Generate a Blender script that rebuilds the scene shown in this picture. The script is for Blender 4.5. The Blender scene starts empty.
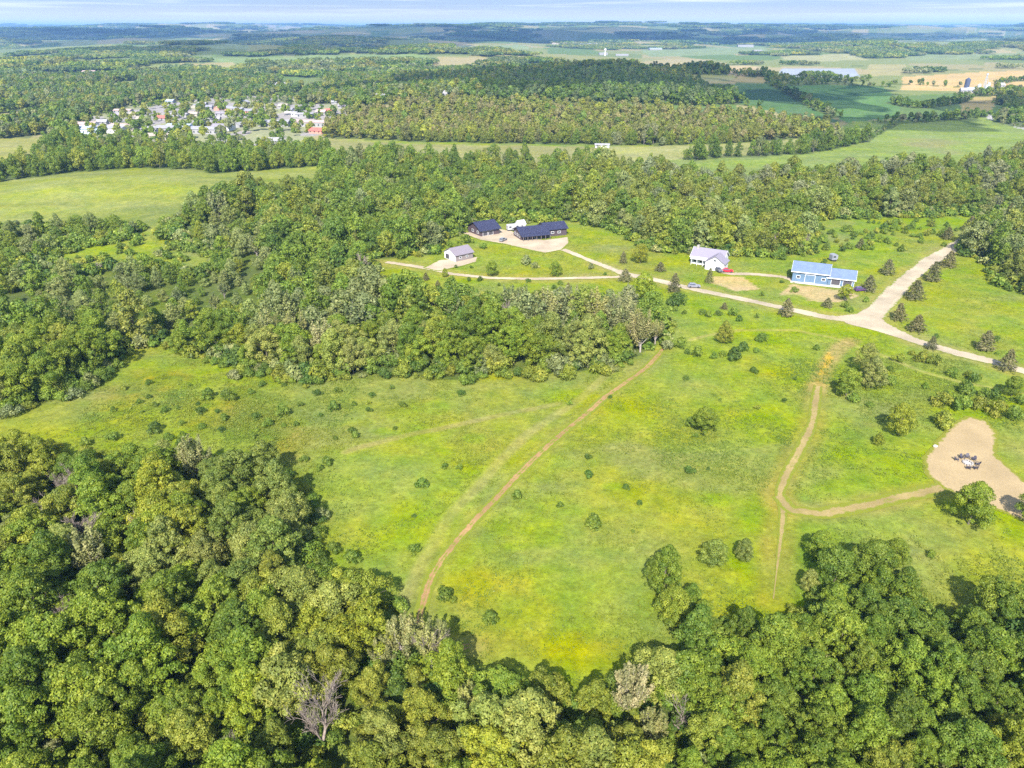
import bpy, math, random
import numpy as np
from mathutils import Vector, Matrix, Euler

random.seed(7)
RNG = np.random.default_rng(7)
SC = bpy.context.scene
COL = SC.collection
R = math.radians
PI = math.pi

# ------------------------------------------------------------------ camera figures
CAM_Z = 85.0
FOC = 731.0
EYE_PX = 28.5                                   # picture row of the eye level
PITCH = math.atan((384 - EYE_PX) / FOC)         # downward tilt
SUN_EL, SUN_AZ = R(41), R(7.5)                  # shadows run away from the camera, a little to +x
SHD = np.array([math.sin(SUN_AZ), math.cos(SUN_AZ)])

def px_dir(px, py):
    px = np.asarray(px, float); py = np.asarray(py, float)
    cx = (px - 512) / FOC; cy = (384 - py) / FOC
    d = np.stack([cx, math.cos(PITCH) + cy * math.sin(PITCH), -math.sin(PITCH) + cy * math.cos(PITCH)], -1)
    return d
def w2px(p):
    p = np.asarray(p, float)
    x = p[..., 0]; y = p[..., 1]; z = p[..., 2] - CAM_Z
    f = y * math.cos(PITCH) - z * math.sin(PITCH)
    u = y * math.sin(PITCH) + z * math.cos(PITCH)
    f = np.where(f < 1, 1, f)
    return 512 + FOC * x / f, 384 - FOC * u / f, f
def flat(px, py, z=0):
    d = px_dir(px, py)
    t = (CAM_Z - z) / -d[2]
    return d[0] * t, d[1] * t

# ------------------------------------------------------------------ noise
def _hash(ix, iy, seed):
    h = (ix.astype(np.int64) * 374761393 + iy.astype(np.int64) * 668265263 + seed * 974634777) & 0xffffffff
    h = ((h ^ (h >> 13)) * 1274126177) & 0xffffffff
    h = ((h ^ (h >> 16)) * 2246822519) & 0xffffffff
    return ((h ^ (h >> 15)) & 0xffffff) / float(0xffffff)
def vnoise(x, y, seed=0):
    x = np.asarray(x, float); y = np.asarray(y, float)
    ix = np.floor(x); iy = np.floor(y); fx = x - ix; fy = y - iy
    fx = fx * fx * fx * (fx * (fx * 6 - 15) + 10); fy = fy * fy * fy * (fy * (fy * 6 - 15) + 10)
    a = _hash(ix, iy, seed); b = _hash(ix + 1, iy, seed); c = _hash(ix, iy + 1, seed); d = _hash(ix + 1, iy + 1, seed)
    return (a * (1 - fx) + b * fx) * (1 - fy) + (c * (1 - fx) + d * fx) * fy
def fbm(x, y, seed=0, o=4):
    s = 0; a = .5; t = 0
    for i in range(o):
        s = s + a * vnoise(x, y, seed + i * 17); t += a; a *= .5; x = x * 2.03 + 5.1; y = y * 2.03 + 1.7
    return s / t
def sstep(a, b, x):
    t = np.clip((np.asarray(x, float) - a) / (b - a), 0, 1); return t * t * (3 - 2 * t)

# ------------------------------------------------------------------ terrain height
HILLS = []
def hill(px, py, rx, ry, h):
    x, y = flat(px, py); HILLS.append((x, y, rx, ry, h))
hill(140, 190, 95, 55, 5)
hill(600, 112, 260, 110, 16)
hill(430, 108, 150, 120, 10)
hill(630, 84, 300, 190, 26)
hill(930, 52, 700, 500, 34)
hill(200, 60, 800, 400, 22)
hill(100, 88, 240, 160, 8)
hill(60, 72, 330, 170, 20)
hill(330, 70, 260, 170, 18)
hill(250, 58, 380, 260, 26)
hill(420, 62, 300, 220, 16)
def H(x, y):
    x = np.asarray(x, float); y = np.asarray(y, float)
    near = 1 - sstep(900, 1800, y)
    h = near * (2.2 * (vnoise(x / 74 + 3.3, y / 74, 5) - .5) + .5 * (vnoise(x / 27, y / 27 + 9, 6) - .5))
    for cx, cy, rx, ry, hh in HILLS:
        h = h + hh * np.exp(-(((x - cx) / rx) ** 2 + ((y - cy) / ry) ** 2))
    far = sstep(2200, 9500, y)
    m = y > 1500
    if np.any(m):
        hf = np.zeros(np.broadcast(x, y).shape)
        xb, yb = np.broadcast_to(x, hf.shape), np.broadcast_to(y, hf.shape)
        mm = np.broadcast_to(m, hf.shape)
        n = fbm(xb[mm] / 2600 + 4.7, yb[mm] / 1500, 31, 4)
        n2 = fbm(xb[mm] / 700, yb[mm] / 480, 77, 3)
        fm = np.broadcast_to(far, hf.shape)[mm]
        roll = np.maximum(sstep(500, -300, xb[mm]), sstep(2600, 4200, yb[mm]))
        hf[mm] = fm * (112 * sstep(.28, .70, n) + 14) + sstep(1400, 2800, yb[mm]) * 74 * (n2 - .40) * roll + sstep(15000, 24000, yb[mm]) * 40
        h = h + hf
    return h

def px2w(pts):
    """Picture measurements of the photograph turned into points on the ground."""
    pts = np.asarray(pts, float).reshape(-1, 2)
    d = px_dir(pts[:, 0], pts[:, 1])
    ts = np.geomspace(60, 42000, 900)
    out = np.zeros((len(pts), 3))
    for i0 in range(0, len(pts), 200):
        dd = d[i0:i0 + 200]
        X = dd[:, 0:1] * ts; Y = dd[:, 1:2] * ts; Z = CAM_Z + dd[:, 2:3] * ts
        below = Z < H(X, Y)
        below[:, -1] = True
        k = np.argmax(below, 1)
        lo = ts[np.maximum(k - 1, 0)]; hi = ts[k]
        for _ in range(18):
            mid = (lo + hi) / 2
            b = CAM_Z + dd[:, 2] * mid < H(dd[:, 0] * mid, dd[:, 1] * mid)
            hi = np.where(b, mid, hi); lo = np.where(b, lo, mid)
        out[i0:i0 + 200] = np.stack([dd[:, 0] * hi, dd[:, 1] * hi, H(dd[:, 0] * hi, dd[:, 1] * hi)], -1)
    return out
def P(px, py): return px2w([(px, py)])[0]
def on(x, y): return float(H(np.array([x]), np.array([y]))[0])

def poly(pts, step=9):
    pts = list(pts); out = []
    for i, a in enumerate(pts):
        b = pts[(i + 1) % len(pts)]
        n = max(1, int(math.hypot(b[0] - a[0], b[1] - a[1]) / step))
        n = min(n, 30)
        for k in range(n): out.append((a[0] + (b[0] - a[0]) * k / n, a[1] + (b[1] - a[1]) * k / n))
    return px2w(out)[:, :2]
def line(pts, step=9):
    out = []
    for a, b in zip(pts, pts[1:]):
        n = min(30, max(1, int(math.hypot(b[0] - a[0], b[1] - a[1]) / step)))
        for k in range(n): out.append((a[0] + (b[0] - a[0]) * k / n, a[1] + (b[1] - a[1]) * k / n))
    out.append(pts[-1])
    return px2w(out)[:, :2]
def inside(pg, x, y):
    x = np.asarray(x); y = np.asarray(y)
    res = np.zeros(x.shape, bool)
    lo = pg.min(0); hi = pg.max(0)
    m = (x >= lo[0]) & (x <= hi[0]) & (y >= lo[1]) & (y <= hi[1])
    if not m.any(): return res
    xs = x[m]; ys = y[m]; r = np.zeros(xs.shape, bool)
    n = len(pg); j = n - 1
    for i in range(n):
        xi, yi = pg[i]; xj, yj = pg[j]
        if yi != yj:
            c = ((yi > ys) != (yj > ys)) & (xs < (xj - xi) * (ys - yi) / (yj - yi) + xi)
            r ^= c
        j = i
    res[m] = r
    return res
def soft_inside(pg, x, y, w):
    m = inside(pg, x, y); d = dist_line(np.concatenate([pg, pg[:1]]), x, y, w + 1)
    return np.where(m, sstep(0, w, np.minimum(d, w)), 0.0)
def dist_line(ln, x, y, maxd):
    x = np.asarray(x); y = np.asarray(y)
    best = np.full(x.shape, 1e9)
    lo = ln.min(0) - maxd; hi = ln.max(0) + maxd
    m = (x >= lo[0]) & (x <= hi[0]) & (y >= lo[1]) & (y <= hi[1])
    if not m.any(): return best
    xs = x[m]; ys = y[m]; b = np.full(xs.shape, 1e9)
    for (ax, ay), (bx, by) in zip(ln, ln[1:]):
        dx, dy = bx - ax, by - ay; L = dx * dx + dy * dy + 1e-9
        t = np.clip(((xs - ax) * dx + (ys - ay) * dy) / L, 0, 1)
        b = np.minimum(b, np.hypot(xs - ax - t * dx, ys - ay - t * dy))
    best[m] = b
    return best

# ------------------------------------------------------------------ object helpers
def tag(o, label=None, cat=None, group=None, kind=None):
    if label: o['label'] = label
    if cat: o['category'] = cat
    if group: o['group'] = group
    if kind: o['kind'] = kind
    return o
def empty(name, loc, rz=0, scale=1):
    o = bpy.data.objects.new(name, None); COL.objects.link(o)
    o.location = loc; o.rotation_euler = (0, 0, rz)
    o.scale = (scale, scale, scale) if not hasattr(scale, '__len__') else scale
    o.empty_display_size = .5
    return o
def link(name, me, parent=None, loc=None, rz=None):
    o = bpy.data.objects.new(name, me); COL.objects.link(o)
    if parent: o.parent = parent
    if loc is not None: o.location = loc
    if rz is not None: o.rotation_euler = (0, 0, rz)
    return o
def np_mesh(name, verts, faces, mat=None, smooth=False, mats=None, midx=None):
    """verts n x 3, faces m x k (all of one size) -> mesh, quickly."""
    me = bpy.data.meshes.new(name)
    verts = np.asarray(verts, np.float32); faces = np.asarray(faces, np.int32)
    n, k = faces.shape
    me.vertices.add(len(verts)); me.vertices.foreach_set('co', verts.ravel())
    me.loops.add(n * k); me.loops.foreach_set('vertex_index', faces.ravel())
    me.polygons.add(n)
    me.polygons.foreach_set('loop_start', np.arange(0, n * k, k, dtype=np.int32))
    me.polygons.foreach_set('loop_total', np.full(n, k, np.int32))
    if smooth: me.polygons.foreach_set('use_smooth', np.ones(n, bool))
    if mats:
        for m in mats: me.materials.append(m)
    elif mat: me.materials.append(mat)
    if midx is not None: me.polygons.foreach_set('material_index', np.asarray(midx, np.int32))
    me.update(calc_edges=True); me.validate()
    return me
def set_col(me, name, cols):
    a = me.attributes.new(name, 'FLOAT_COLOR', 'POINT')
    c = np.ones((len(cols), 4), np.float32); c[:, :3] = cols
    a.data.foreach_set('color', c.ravel())
def set_flt(me, name, v):
    a = me.attributes.new(name, 'FLOAT', 'POINT'); a.data.foreach_set('value', np.asarray(v, np.float32))

class MB:
    """collects boxes, prisms and tubes into one mesh"""
    def __init__(s): s.v = []; s.f = []
    def add(s, vs, fs):
        b = len(s.v); s.v += [tuple(map(float, q)) for q in vs]; s.f += [tuple(b + i for i in f) for f in fs]; return s
    def box(s, x0, x1, y0, y1, z0, z1):
        return s.add([(x0, y0, z0), (x1, y0, z0), (x1, y1, z0), (x0, y1, z0), (x0, y0, z1), (x1, y0, z1), (x1, y1, z1), (x0, y1, z1)],
                     [(0, 3, 2, 1), (4, 5, 6, 7), (0, 1, 5, 4), (1, 2, 6, 5), (2, 3, 7, 6), (3, 0, 4, 7)])
    def hexa(s, v8):
        return s.add(v8, [(0, 3, 2, 1), (4, 5, 6, 7), (0, 1, 5, 4), (1, 2, 6, 5), (2, 3, 7, 6), (3, 0, 4, 7)])
    def prism(s, prof, x0, x1):
        """profile of (y, z) points swept along x"""
        n = len(prof)
        vs = [(x0, y, z) for y, z in prof] + [(x1, y, z) for y, z in prof]
        fs = [tuple(range(n - 1, -1, -1)), tuple(range(n, 2 * n))] + [(i, (i + 1) % n, n + (i + 1) % n, n + i) for i in range(n)]
        return s.add(vs, fs)
    def tube(s, a, b, ra, rb, n=6):
        a = Vector(a); b = Vector(b); d = (b - a)
        if d.length < 1e-6: return s
        d.normalize(); u = d.orthogonal().normalized(); w = d.cross(u)
        vs = []
        for c, r in ((a, ra), (b, rb)):
            for k in range(n):
                t = 2 * PI * k / n; vs.append(c + u * (r * math.cos(t)) + w * (r * math.sin(t)))
        return s.add(vs, [(k, (k + 1) % n, n + (k + 1) % n, n + k) for k in range(n)] + [tuple(range(n - 1, -1, -1)), tuple(range(n, 2 * n))])
    def mesh(s, name, mat, smooth=False):
        me = bpy.data.meshes.new(name); me.from_pydata(s.v, [], s.f)
        if mat: me.materials.append(mat)
        if smooth:
            me.polygons.foreach_set('use_smooth', np.ones(len(me.polygons), bool))
        me.update(); return me
    def build(s, name, mat, parent=None, smooth=False, loc=None, rz=None):
        return link(name, s.mesh(name, mat, smooth), parent, loc, rz)

# ------------------------------------------------------------------ materials
def new_mat(name):
    m = bpy.data.materials.new(name); m.use_nodes = True
    nt = m.node_tree; bs = nt.nodes['Principled BSDF']
    return m, nt, bs
def N(nt, t, **kw):
    n = nt.nodes.new(t)
    for k, v in kw.items(): setattr(n, k, v)
    return n
def simple_mat(name, col, rough=.7, var=.18, scale=3.0, spec=.3, metal=0, bump=0.0, stretch=None):
    m, nt, bs = new_mat(name)
    tc = N(nt, 'ShaderNodeTexCoord'); no = N(nt, 'ShaderNodeTexNoise'); no.inputs['Scale'].default_value = scale; no.inputs['Detail'].default_value = 4
    src = tc.outputs['Object']
    if stretch:
        mp = N(nt, 'ShaderNodeMapping'); mp.inputs['Scale'].default_value = stretch
        nt.links.new(src, mp.inputs['Vector']); src = mp.outputs['Vector']
    nt.links.new(src, no.inputs['Vector'])
    mr = N(nt, 'ShaderNodeMapRange'); mr.inputs['From Min'].default_value = .3; mr.inputs['From Max'].default_value = .7
    mr.inputs['To Min'].default_value = 1 - var; mr.inputs['To Max'].default_value = 1 + var
    nt.links.new(no.outputs['Fac'], mr.inputs['Value'])
    mx = N(nt, 'ShaderNodeVectorMath', operation='SCALE'); mx.inputs[0].default_value = col[:3]
    nt.links.new(mr.outputs[0], mx.inputs['Scale'])
    nt.links.new(mx.outputs[0], bs.inputs['Base Color'])
    bs.inputs['Roughness'].default_value = rough; bs.inputs['Specular IOR Level'].default_value = spec; bs.inputs['Metallic'].default_value = metal
    if bump:
        bp = N(nt, 'ShaderNodeBump'); bp.inputs['Strength'].default_value = bump; bp.inputs['Distance'].default_value = .1
        nt.links.new(no.outputs['Fac'], bp.inputs['Height']); nt.links.new(bp.outputs[0], bs.inputs['Normal'])
    return m

def leaf_mat(name, transl=.28, attr='INSTANCER', vcol=False):
    m, nt, bs = new_mat(name)
    out = nt.nodes['Material Output']
    at = N(nt, 'ShaderNodeAttribute')
    if vcol: at.attribute_type = 'GEOMETRY'; at.attribute_name = 'col'
    else: at.attribute_type = 'INSTANCER'; at.attribute_name = 'tint'
    lv = N(nt, 'ShaderNodeAttribute'); lv.attribute_type = 'GEOMETRY'; lv.attribute_name = 'lv'
    hs = N(nt, 'ShaderNodeHueSaturation')
    # each spray of leaves is its own slightly different green
    m1 = N(nt, 'ShaderNodeMapRange'); m1.inputs['To Min'].default_value = .6; m1.inputs['To Max'].default_value = 1.5
    m2 = N(nt, 'ShaderNodeMapRange'); m2.inputs['To Min'].default_value = .53; m2.inputs['To Max'].default_value = .475
    nt.links.new(lv.outputs['Fac'], m1.inputs['Value']); nt.links.new(lv.outputs['Fac'], m2.inputs['Value'])
    nt.links.new(at.outputs['Color' if vcol else 'Vector'], hs.inputs['Color'])
    nt.links.new(m1.outputs[0], hs.inputs['Value']); nt.links.new(m2.outputs[0], hs.inputs['Hue'])
    nt.links.new(hs.outputs[0], bs.inputs['Base Color'])
    bs.inputs['Roughness'].default_value = .55; bs.inputs['Specular IOR Level'].default_value = .25
    tr = N(nt, 'ShaderNodeBsdfTranslucent'); sc = N(nt, 'ShaderNodeMix', data_type='RGBA', blend_type='MULTIPLY')
    sc.inputs['Factor'].default_value = 1; sc.inputs['B'].default_value = (1.25, 1.3, .6, 1)
    nt.links.new(hs.outputs[0], sc.inputs['A']); nt.links.new(sc.outputs['Result'], tr.inputs['Color'])
    mx = N(nt, 'ShaderNodeMixShader'); mx.inputs[0].default_value = transl
    nt.links.new(bs.outputs[0], mx.inputs[1]); nt.links.new(tr.outputs[0], mx.inputs[2]); nt.links.new(mx.outputs[0], out.inputs['Surface'])
    return m
M_LEAF = leaf_mat('leaves', .42)
M_WEED = leaf_mat('weed_leaves', .3, vcol=True)
M_BARK = simple_mat('bark', (.10, .085, .065), .9, .3, 6, .1, bump=.4)
M_PALEBARK = simple_mat('pale_bark', (.26, .225, .20), .9, .25, 5, .1)
M_DEAD = simple_mat('dead_wood', (.185, .150, .125), .9, .3, 4, .1)

def ground_mat():
    m, nt, bs = new_mat('ground_cover')
    at = N(nt, 'ShaderNodeAttribute'); at.attribute_name = 'col'
    rg = N(nt, 'ShaderNodeAttribute'); rg.attribute_name = 'rough'      # how shaggy the cover is
    tc = N(nt, 'ShaderNodeTexCoord')
    def noise(scale, detail=5, rough=.6):
        n = N(nt, 'ShaderNodeTexNoise'); n.inputs['Scale'].default_value = scale; n.inputs['Detail'].default_value = detail; n.inputs['Roughness'].default_value = rough
        nt.links.new(tc.outputs['Object'], n.inputs['Vector']); return n
    n1 = noise(.9, 8, .75); n2 = noise(.16, 4); n3 = noise(.035, 4)
    def mr(n, a, b):
        r = N(nt, 'ShaderNodeMapRange'); r.inputs['From Min'].default_value = .28; r.inputs['From Max'].default_value = .72
        r.inputs['To Min'].default_value = a; r.inputs['To Max'].default_value = b; nt.links.new(n.outputs['Fac'], r.inputs['Value']); return r
    def mul(a, b):
        q = N(nt, 'ShaderNodeMath', operation='MULTIPLY'); nt.links.new(a, q.inputs[0]); nt.links.new(b, q.inputs[1]); return q.outputs[0]
    n4 = noise(.42, 6, .7)
    f = mul(mul(mul(mr(n1, .66, 1.34).outputs[0], mr(n4, .80, 1.18).outputs[0]), mr(n2, .84, 1.16).outputs[0]), mr(n3, .93, 1.07).outputs[0])
    hs = N(nt, 'ShaderNodeHueSaturation')
    nt.links.new(at.outputs['Color'], hs.inputs['Color']); nt.links.new(f, hs.inputs['Value'])
    nt.links.new(mr(n2, .52, .48).outputs[0], hs.inputs['Hue']); nt.links.new(mr(n3, .85, 1.15).outputs[0], hs.inputs['Saturation'])
    nt.links.new(hs.outputs[0], bs.inputs['Base Color'])
    bs.inputs['Roughness'].default_value = .95; bs.inputs['Specular IOR Level'].default_value = .05
    bp = N(nt, 'ShaderNodeBump'); bp.inputs['Distance'].default_value = .55; bp.inputs['Strength'].default_value = .55
    nt.links.new(n1.outputs['Fac'], bp.inputs['Height']); nt.links.new(bp.outputs[0], bs.inputs['Normal'])
    return m
M_GROUND = ground_mat()

def gravel_mat(name, col, grass, thr=.92, ruts=0, patch=.25):
    """bare gravel or earth; its edges break up into the grass, two wheel ruts are cleaner than the crown"""
    m, nt, bs = new_mat(name)
    e = N(nt, 'ShaderNodeAttribute'); e.attribute_name = 'edge'
    tc = N(nt, 'ShaderNodeTexCoord')
    def noise(scale, d=5):
        n = N(nt, 'ShaderNodeTexNoise'); n.inputs['Scale'].default_value = scale; n.inputs['Detail'].default_value = d
        nt.links.new(tc.outputs['Object'], n.inputs['Vector']); return n
    n1 = noise(.8, 6); n2 = noise(3.0, 6); n3 = noise(.12, 3)
    a = N(nt, 'ShaderNodeMath', operation='MULTIPLY_ADD'); a.inputs[1].default_value = .9; nt.links.new(n1.outputs['Fac'], a.inputs[0]); nt.links.new(e.outputs['Fac'], a.inputs[2])
    if ruts:      # a grassy crown between the two wheel ruts
        cr = N(nt, 'ShaderNodeMapRange'); cr.interpolation_type = 'SMOOTHSTEP'; cr.inputs['From Min'].default_value = .30; cr.inputs['From Max'].default_value = .02; cr.inputs['To Max'].default_value = ruts
        nt.links.new(e.outputs['Fac'], cr.inputs['Value'])
        ad = N(nt, 'ShaderNodeMath', operation='ADD'); nt.links.new(a.outputs[0], ad.inputs[0]); nt.links.new(cr.outputs[0], ad.inputs[1]); a = ad
    s = N(nt, 'ShaderNodeMapRange'); s.interpolation_type = 'SMOOTHSTEP'; s.inputs['From Min'].default_value = thr + .28; s.inputs['From Max'].default_value = thr + .55
    nt.links.new(a.outputs[0], s.inputs['Value'])
    def mr(n, a, b):
        r = N(nt, 'ShaderNodeMapRange'); r.inputs['From Min'].default_value = .3; r.inputs['From Max'].default_value = .7
        r.inputs['To Min'].default_value = a; r.inputs['To Max'].default_value = b; nt.links.new(n.outputs['Fac'], r.inputs['Value']); return r
    q = N(nt, 'ShaderNodeMath', operation='MULTIPLY'); nt.links.new(mr(n2, .88, 1.12).outputs[0], q.inputs[0]); nt.links.new(mr(n3, 1 - patch, 1 + patch * .6).outputs[0], q.inputs[1])
    v = N(nt, 'ShaderNodeVectorMath', operation='SCALE'); v.inputs[0].default_value = col; nt.links.new(q.outputs[0], v.inputs['Scale'])
    mx = N(nt, 'ShaderNodeMix', data_type='RGBA'); nt.links.new(s.outputs[0], mx.inputs['Factor']); nt.links.new(v.outputs[0], mx.inputs['A']); mx.inputs['B'].default_value = (*grass, 1)
    nt.links.new(mx.outputs['Result'], bs.inputs['Base Color'])
    bs.inputs['Roughness'].default_value = .95; bs.inputs['Specular IOR Level'].default_value = .1
    bp = N(nt, 'ShaderNodeBump'); bp.inputs['Distance'].default_value = .06; bp.inputs['Strength'].default_value = .4
    nt.links.new(n2.outputs['Fac'], bp.inputs['Height']); nt.links.new(bp.outputs[0], bs.inputs['Normal'])
    return m
GRASS = (.108, .135, .012)
M_ROAD = gravel_mat('road_gravel', (.285, .235, .165), GRASS, .90)
M_DRIVE = gravel_mat('driveway_gravel', (.30, .24, .17), GRASS, .82, ruts=.5)
M_EARTH = gravel_mat('path_earth', (.215, .130, .058), (.115, .132, .013), .46, ruts=.40)
M_SAND = gravel_mat('track_sand', (.205, .155, .062), (.118, .13, .013), .50, ruts=.30)
M_PAD = gravel_mat('pad_earth', (.25, .186, .10), (.125, .13, .014), .88, patch=.14)

# ------------------------------------------------------------------ layout measured off the photograph
L_ROAD_A = line([(985, 229), (972, 237), (955, 247), (930, 261), (905, 281), (886, 301), (873, 317)])
L_ROAD_B = line([(600, 264), (615, 270), (625, 274), (651, 279), (676, 285), (702, 291), (742, 299), (778, 307), (803, 312), (824, 317), (850, 320), (873, 320)])
L_ROAD_C = line([(873, 320), (888, 328), (910, 339), (929, 345), (957, 353), (990, 361), (1017, 369), (1060, 381)])
L_DRIVE_TOP = line([(617, 271), (604, 266), (591, 261), (577, 255), (562, 249)])
L_DRIVE_LOW = line([(628, 275), (619, 277), (583, 278), (532, 279), (489, 278), (451, 274), (431, 269), (400, 264), (385, 262)])
L_DRIVE_HOUSE = line([(722, 272), (731, 274), (752, 274), (785, 277), (800, 283)])
L_PATH = line([(663, 349), (656, 358), (645, 369), (625, 383), (605, 397), (585, 415), (560, 435), (535, 458), (515, 478), (495, 500), (475, 520), (455, 543), (440, 562), (430, 580), (424, 600), (419, 618), (425, 640), (452, 648), (470, 646)])
L_TRACK_TOP = line([(852, 340), (838, 350), (828, 362), (820, 378), (817, 390)])
L_TRACK = line([(818, 386), (816, 400), (812, 425), (800, 450), (786, 475), (779, 494), (783, 510), (782, 530), (778, 560), (773, 602)])
L_TRACK_B = line([(779, 496), (790, 510), (820, 514), (860, 507), (900, 497), (930, 491), (950, 486)])
L_TRACK_C = line([(690, 340), (715, 334), (738, 330), (796, 330), (835, 338), (882, 355), (921, 371), (960, 382), (1040, 397)])
L_MOWN = line([(612, 370), (594, 388), (578, 402), (529, 433), (494, 468), (454, 512), (430, 550), (405, 600)])
L_MOWN_B = line([(345, 452), (357, 448), (400, 437), (450, 426), (520, 411), (560, 404)])
L_MOWN_C = line([(100, 432), (160, 404), (200, 384), (230, 372), (260, 368)])
PG_PAD = poly([(948, 490), (927, 474), (925, 458), (940, 440), (953, 425), (968, 417), (985, 421), (996, 433), (994, 455), (1024, 482), (1060, 502), (1060, 530), (1024, 521), (1003, 511), (975, 503)], 4)
PG_PARK = poly([(462, 233), (485, 231), (499, 229), (512, 231), (522, 238), (545, 240), (568, 237), (569, 243), (561, 250), (545, 253), (530, 250), (505, 244), (480, 240)], 4)
PG_SMALLPAD = poly([(424, 268), (440, 260), (468, 258), (478, 257), (476, 262), (462, 266), (438, 271)], 4)

F_LOW = poly([(-260, 468), (0, 470), (70, 468), (130, 476), (200, 470), (265, 480), (294, 500), (310, 530), (310, 575), (334, 612), (376, 616), (392, 655), (430, 684), (470, 692), (530, 701), (620, 703), (660, 697), (694, 688),
              (690, 655), (708, 640), (735, 640), (765, 648), (782, 660), (800, 648), (804, 632), (828, 612), (850, 602), (890, 594), (914, 606), (950, 628), (990, 624), (1060, 622), (1260, 650), (1300, 1000), (-420, 1000)])
F_MID = poly([(-140, 420), (0, 414), (22, 408), (50, 400), (75, 393), (105, 370), (117, 354), (150, 345), (172, 343), (215, 356), (250, 370), (305, 382), (350, 375), (400, 371), (450, 381), (500, 372), (543, 376), (605, 368), (640, 357), (655, 346), (660, 332), (650, 318),
              (610, 311), (570, 313), (530, 311), (500, 313), (450, 306), (424, 312), (404, 309), (384, 302), (364, 286), (372, 262), (431, 252), (456, 231), (474, 224), (522, 222), (578, 221), (608, 228), (633, 237), (656, 251), (691, 252), (727, 254), (762, 255), (783, 257), (811, 252), (813, 240), (795, 224), (820, 218), (900, 217), (1017, 213), (1110, 210),
              (1110, 152), (1040, 154), (995, 164), (960, 173), (915, 171), (865, 179), (810, 180), (757, 186), (695, 184), (640, 172), (600, 168), (520, 166), (440, 163), (380, 163), (350, 167), (325, 180), (290, 192), (255, 199), (222, 207), (205, 214), (175, 224), (150, 230), (100, 230), (0, 230), (-140, 230)])
GAP_MEADOW = poly([(26, 280), (50, 258), (80, 246), (132, 240), (148, 216), (166, 222), (164, 240), (210, 252), (222, 270), (190, 276), (150, 266), (110, 268), (70, 276), (44, 288)])
F_CORNER = poly([(958, 252), (985, 259), (1006, 286), (1024, 292), (1110, 300), (1110, 232), (1024, 236), (985, 236), (964, 242)], 4)
F_BEHIND = poly([(-140, 184), (0, 182), (59, 174), (137, 168), (203, 170), (211, 174), (254, 171), (320, 166), (335, 160), (318, 154), (300, 153), (220, 154), (150, 151), (90, 146), (70, 138), (60, 132), (50, 140), (48, 152), (42, 164), (10, 170), (-140, 172)], 6)
F_RIDGE = poly([(322, 138), (330, 125), (360, 112), (400, 104), (470, 100), (560, 104), (640, 108), (720, 113), (800, 121), (838, 130), (812, 138), (740, 143), (660, 146), (600, 145), (520, 144), (420, 142)], 6)
F_DARK = poly([(480, 104), (500, 86), (530, 76), (600, 73), (660, 80), (715, 92), (742, 103), (700, 107), (600, 103), (540, 102)], 6)
HEDGES = [(line([(768, 82), (790, 94), (812, 106), (836, 117)], 4), 11), (line([(692, 160), (720, 157), (760, 156), (800, 153), (822, 150)], 4), 7), (line([(815, 151), (838, 147), (865, 141), (880, 131), (896, 124)], 4), 7),
          (line([(880, 123), (910, 122), (940, 120), (968, 118), (982, 116)], 4), 12), (line([(892, 103), (915, 108), (940, 106), (958, 102), (966, 99)], 4), 15), (line([(700, 105), (730, 104), (770, 108)], 4), 7), (line([(895, 84), (940, 86), (960, 87)], 4), 6), (line([(770, 80), (800, 82), (870, 81)], 4), 9), (line([(690, 75), (720, 74), (765, 76)], 4), 8), (line([(690, 66), (760, 64), (860, 66)], 4), 12), (line([(905, 74), (950, 70), (1030, 67)], 4), 14), (line([(780, 86), (830, 84), (895, 87)], 4), 7), (line([(800, 78), (815, 77), (840, 79)], 4), 14), (line([(995, 84), (1015, 81), (1040, 80)], 4), 9)]
F_WEST = poly([(296, 104), (318, 88), (360, 76), (430, 70), (500, 66), (520, 76), (500, 90), (470, 99), (400, 103), (350, 112), (335, 104)], 6)
F_EAST = poly([(992, 122), (1010, 104), (1030, 98), (1110, 92), (1110, 140), (1040, 130), (1010, 126)], 5)
TOWN = poly([(72, 136), (84, 118), (130, 106), (200, 99), (270, 95), (330, 100), (350, 112), (345, 127), (318, 135), (285, 146), (225, 149), (170, 149), (112, 143)], 5)
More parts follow.
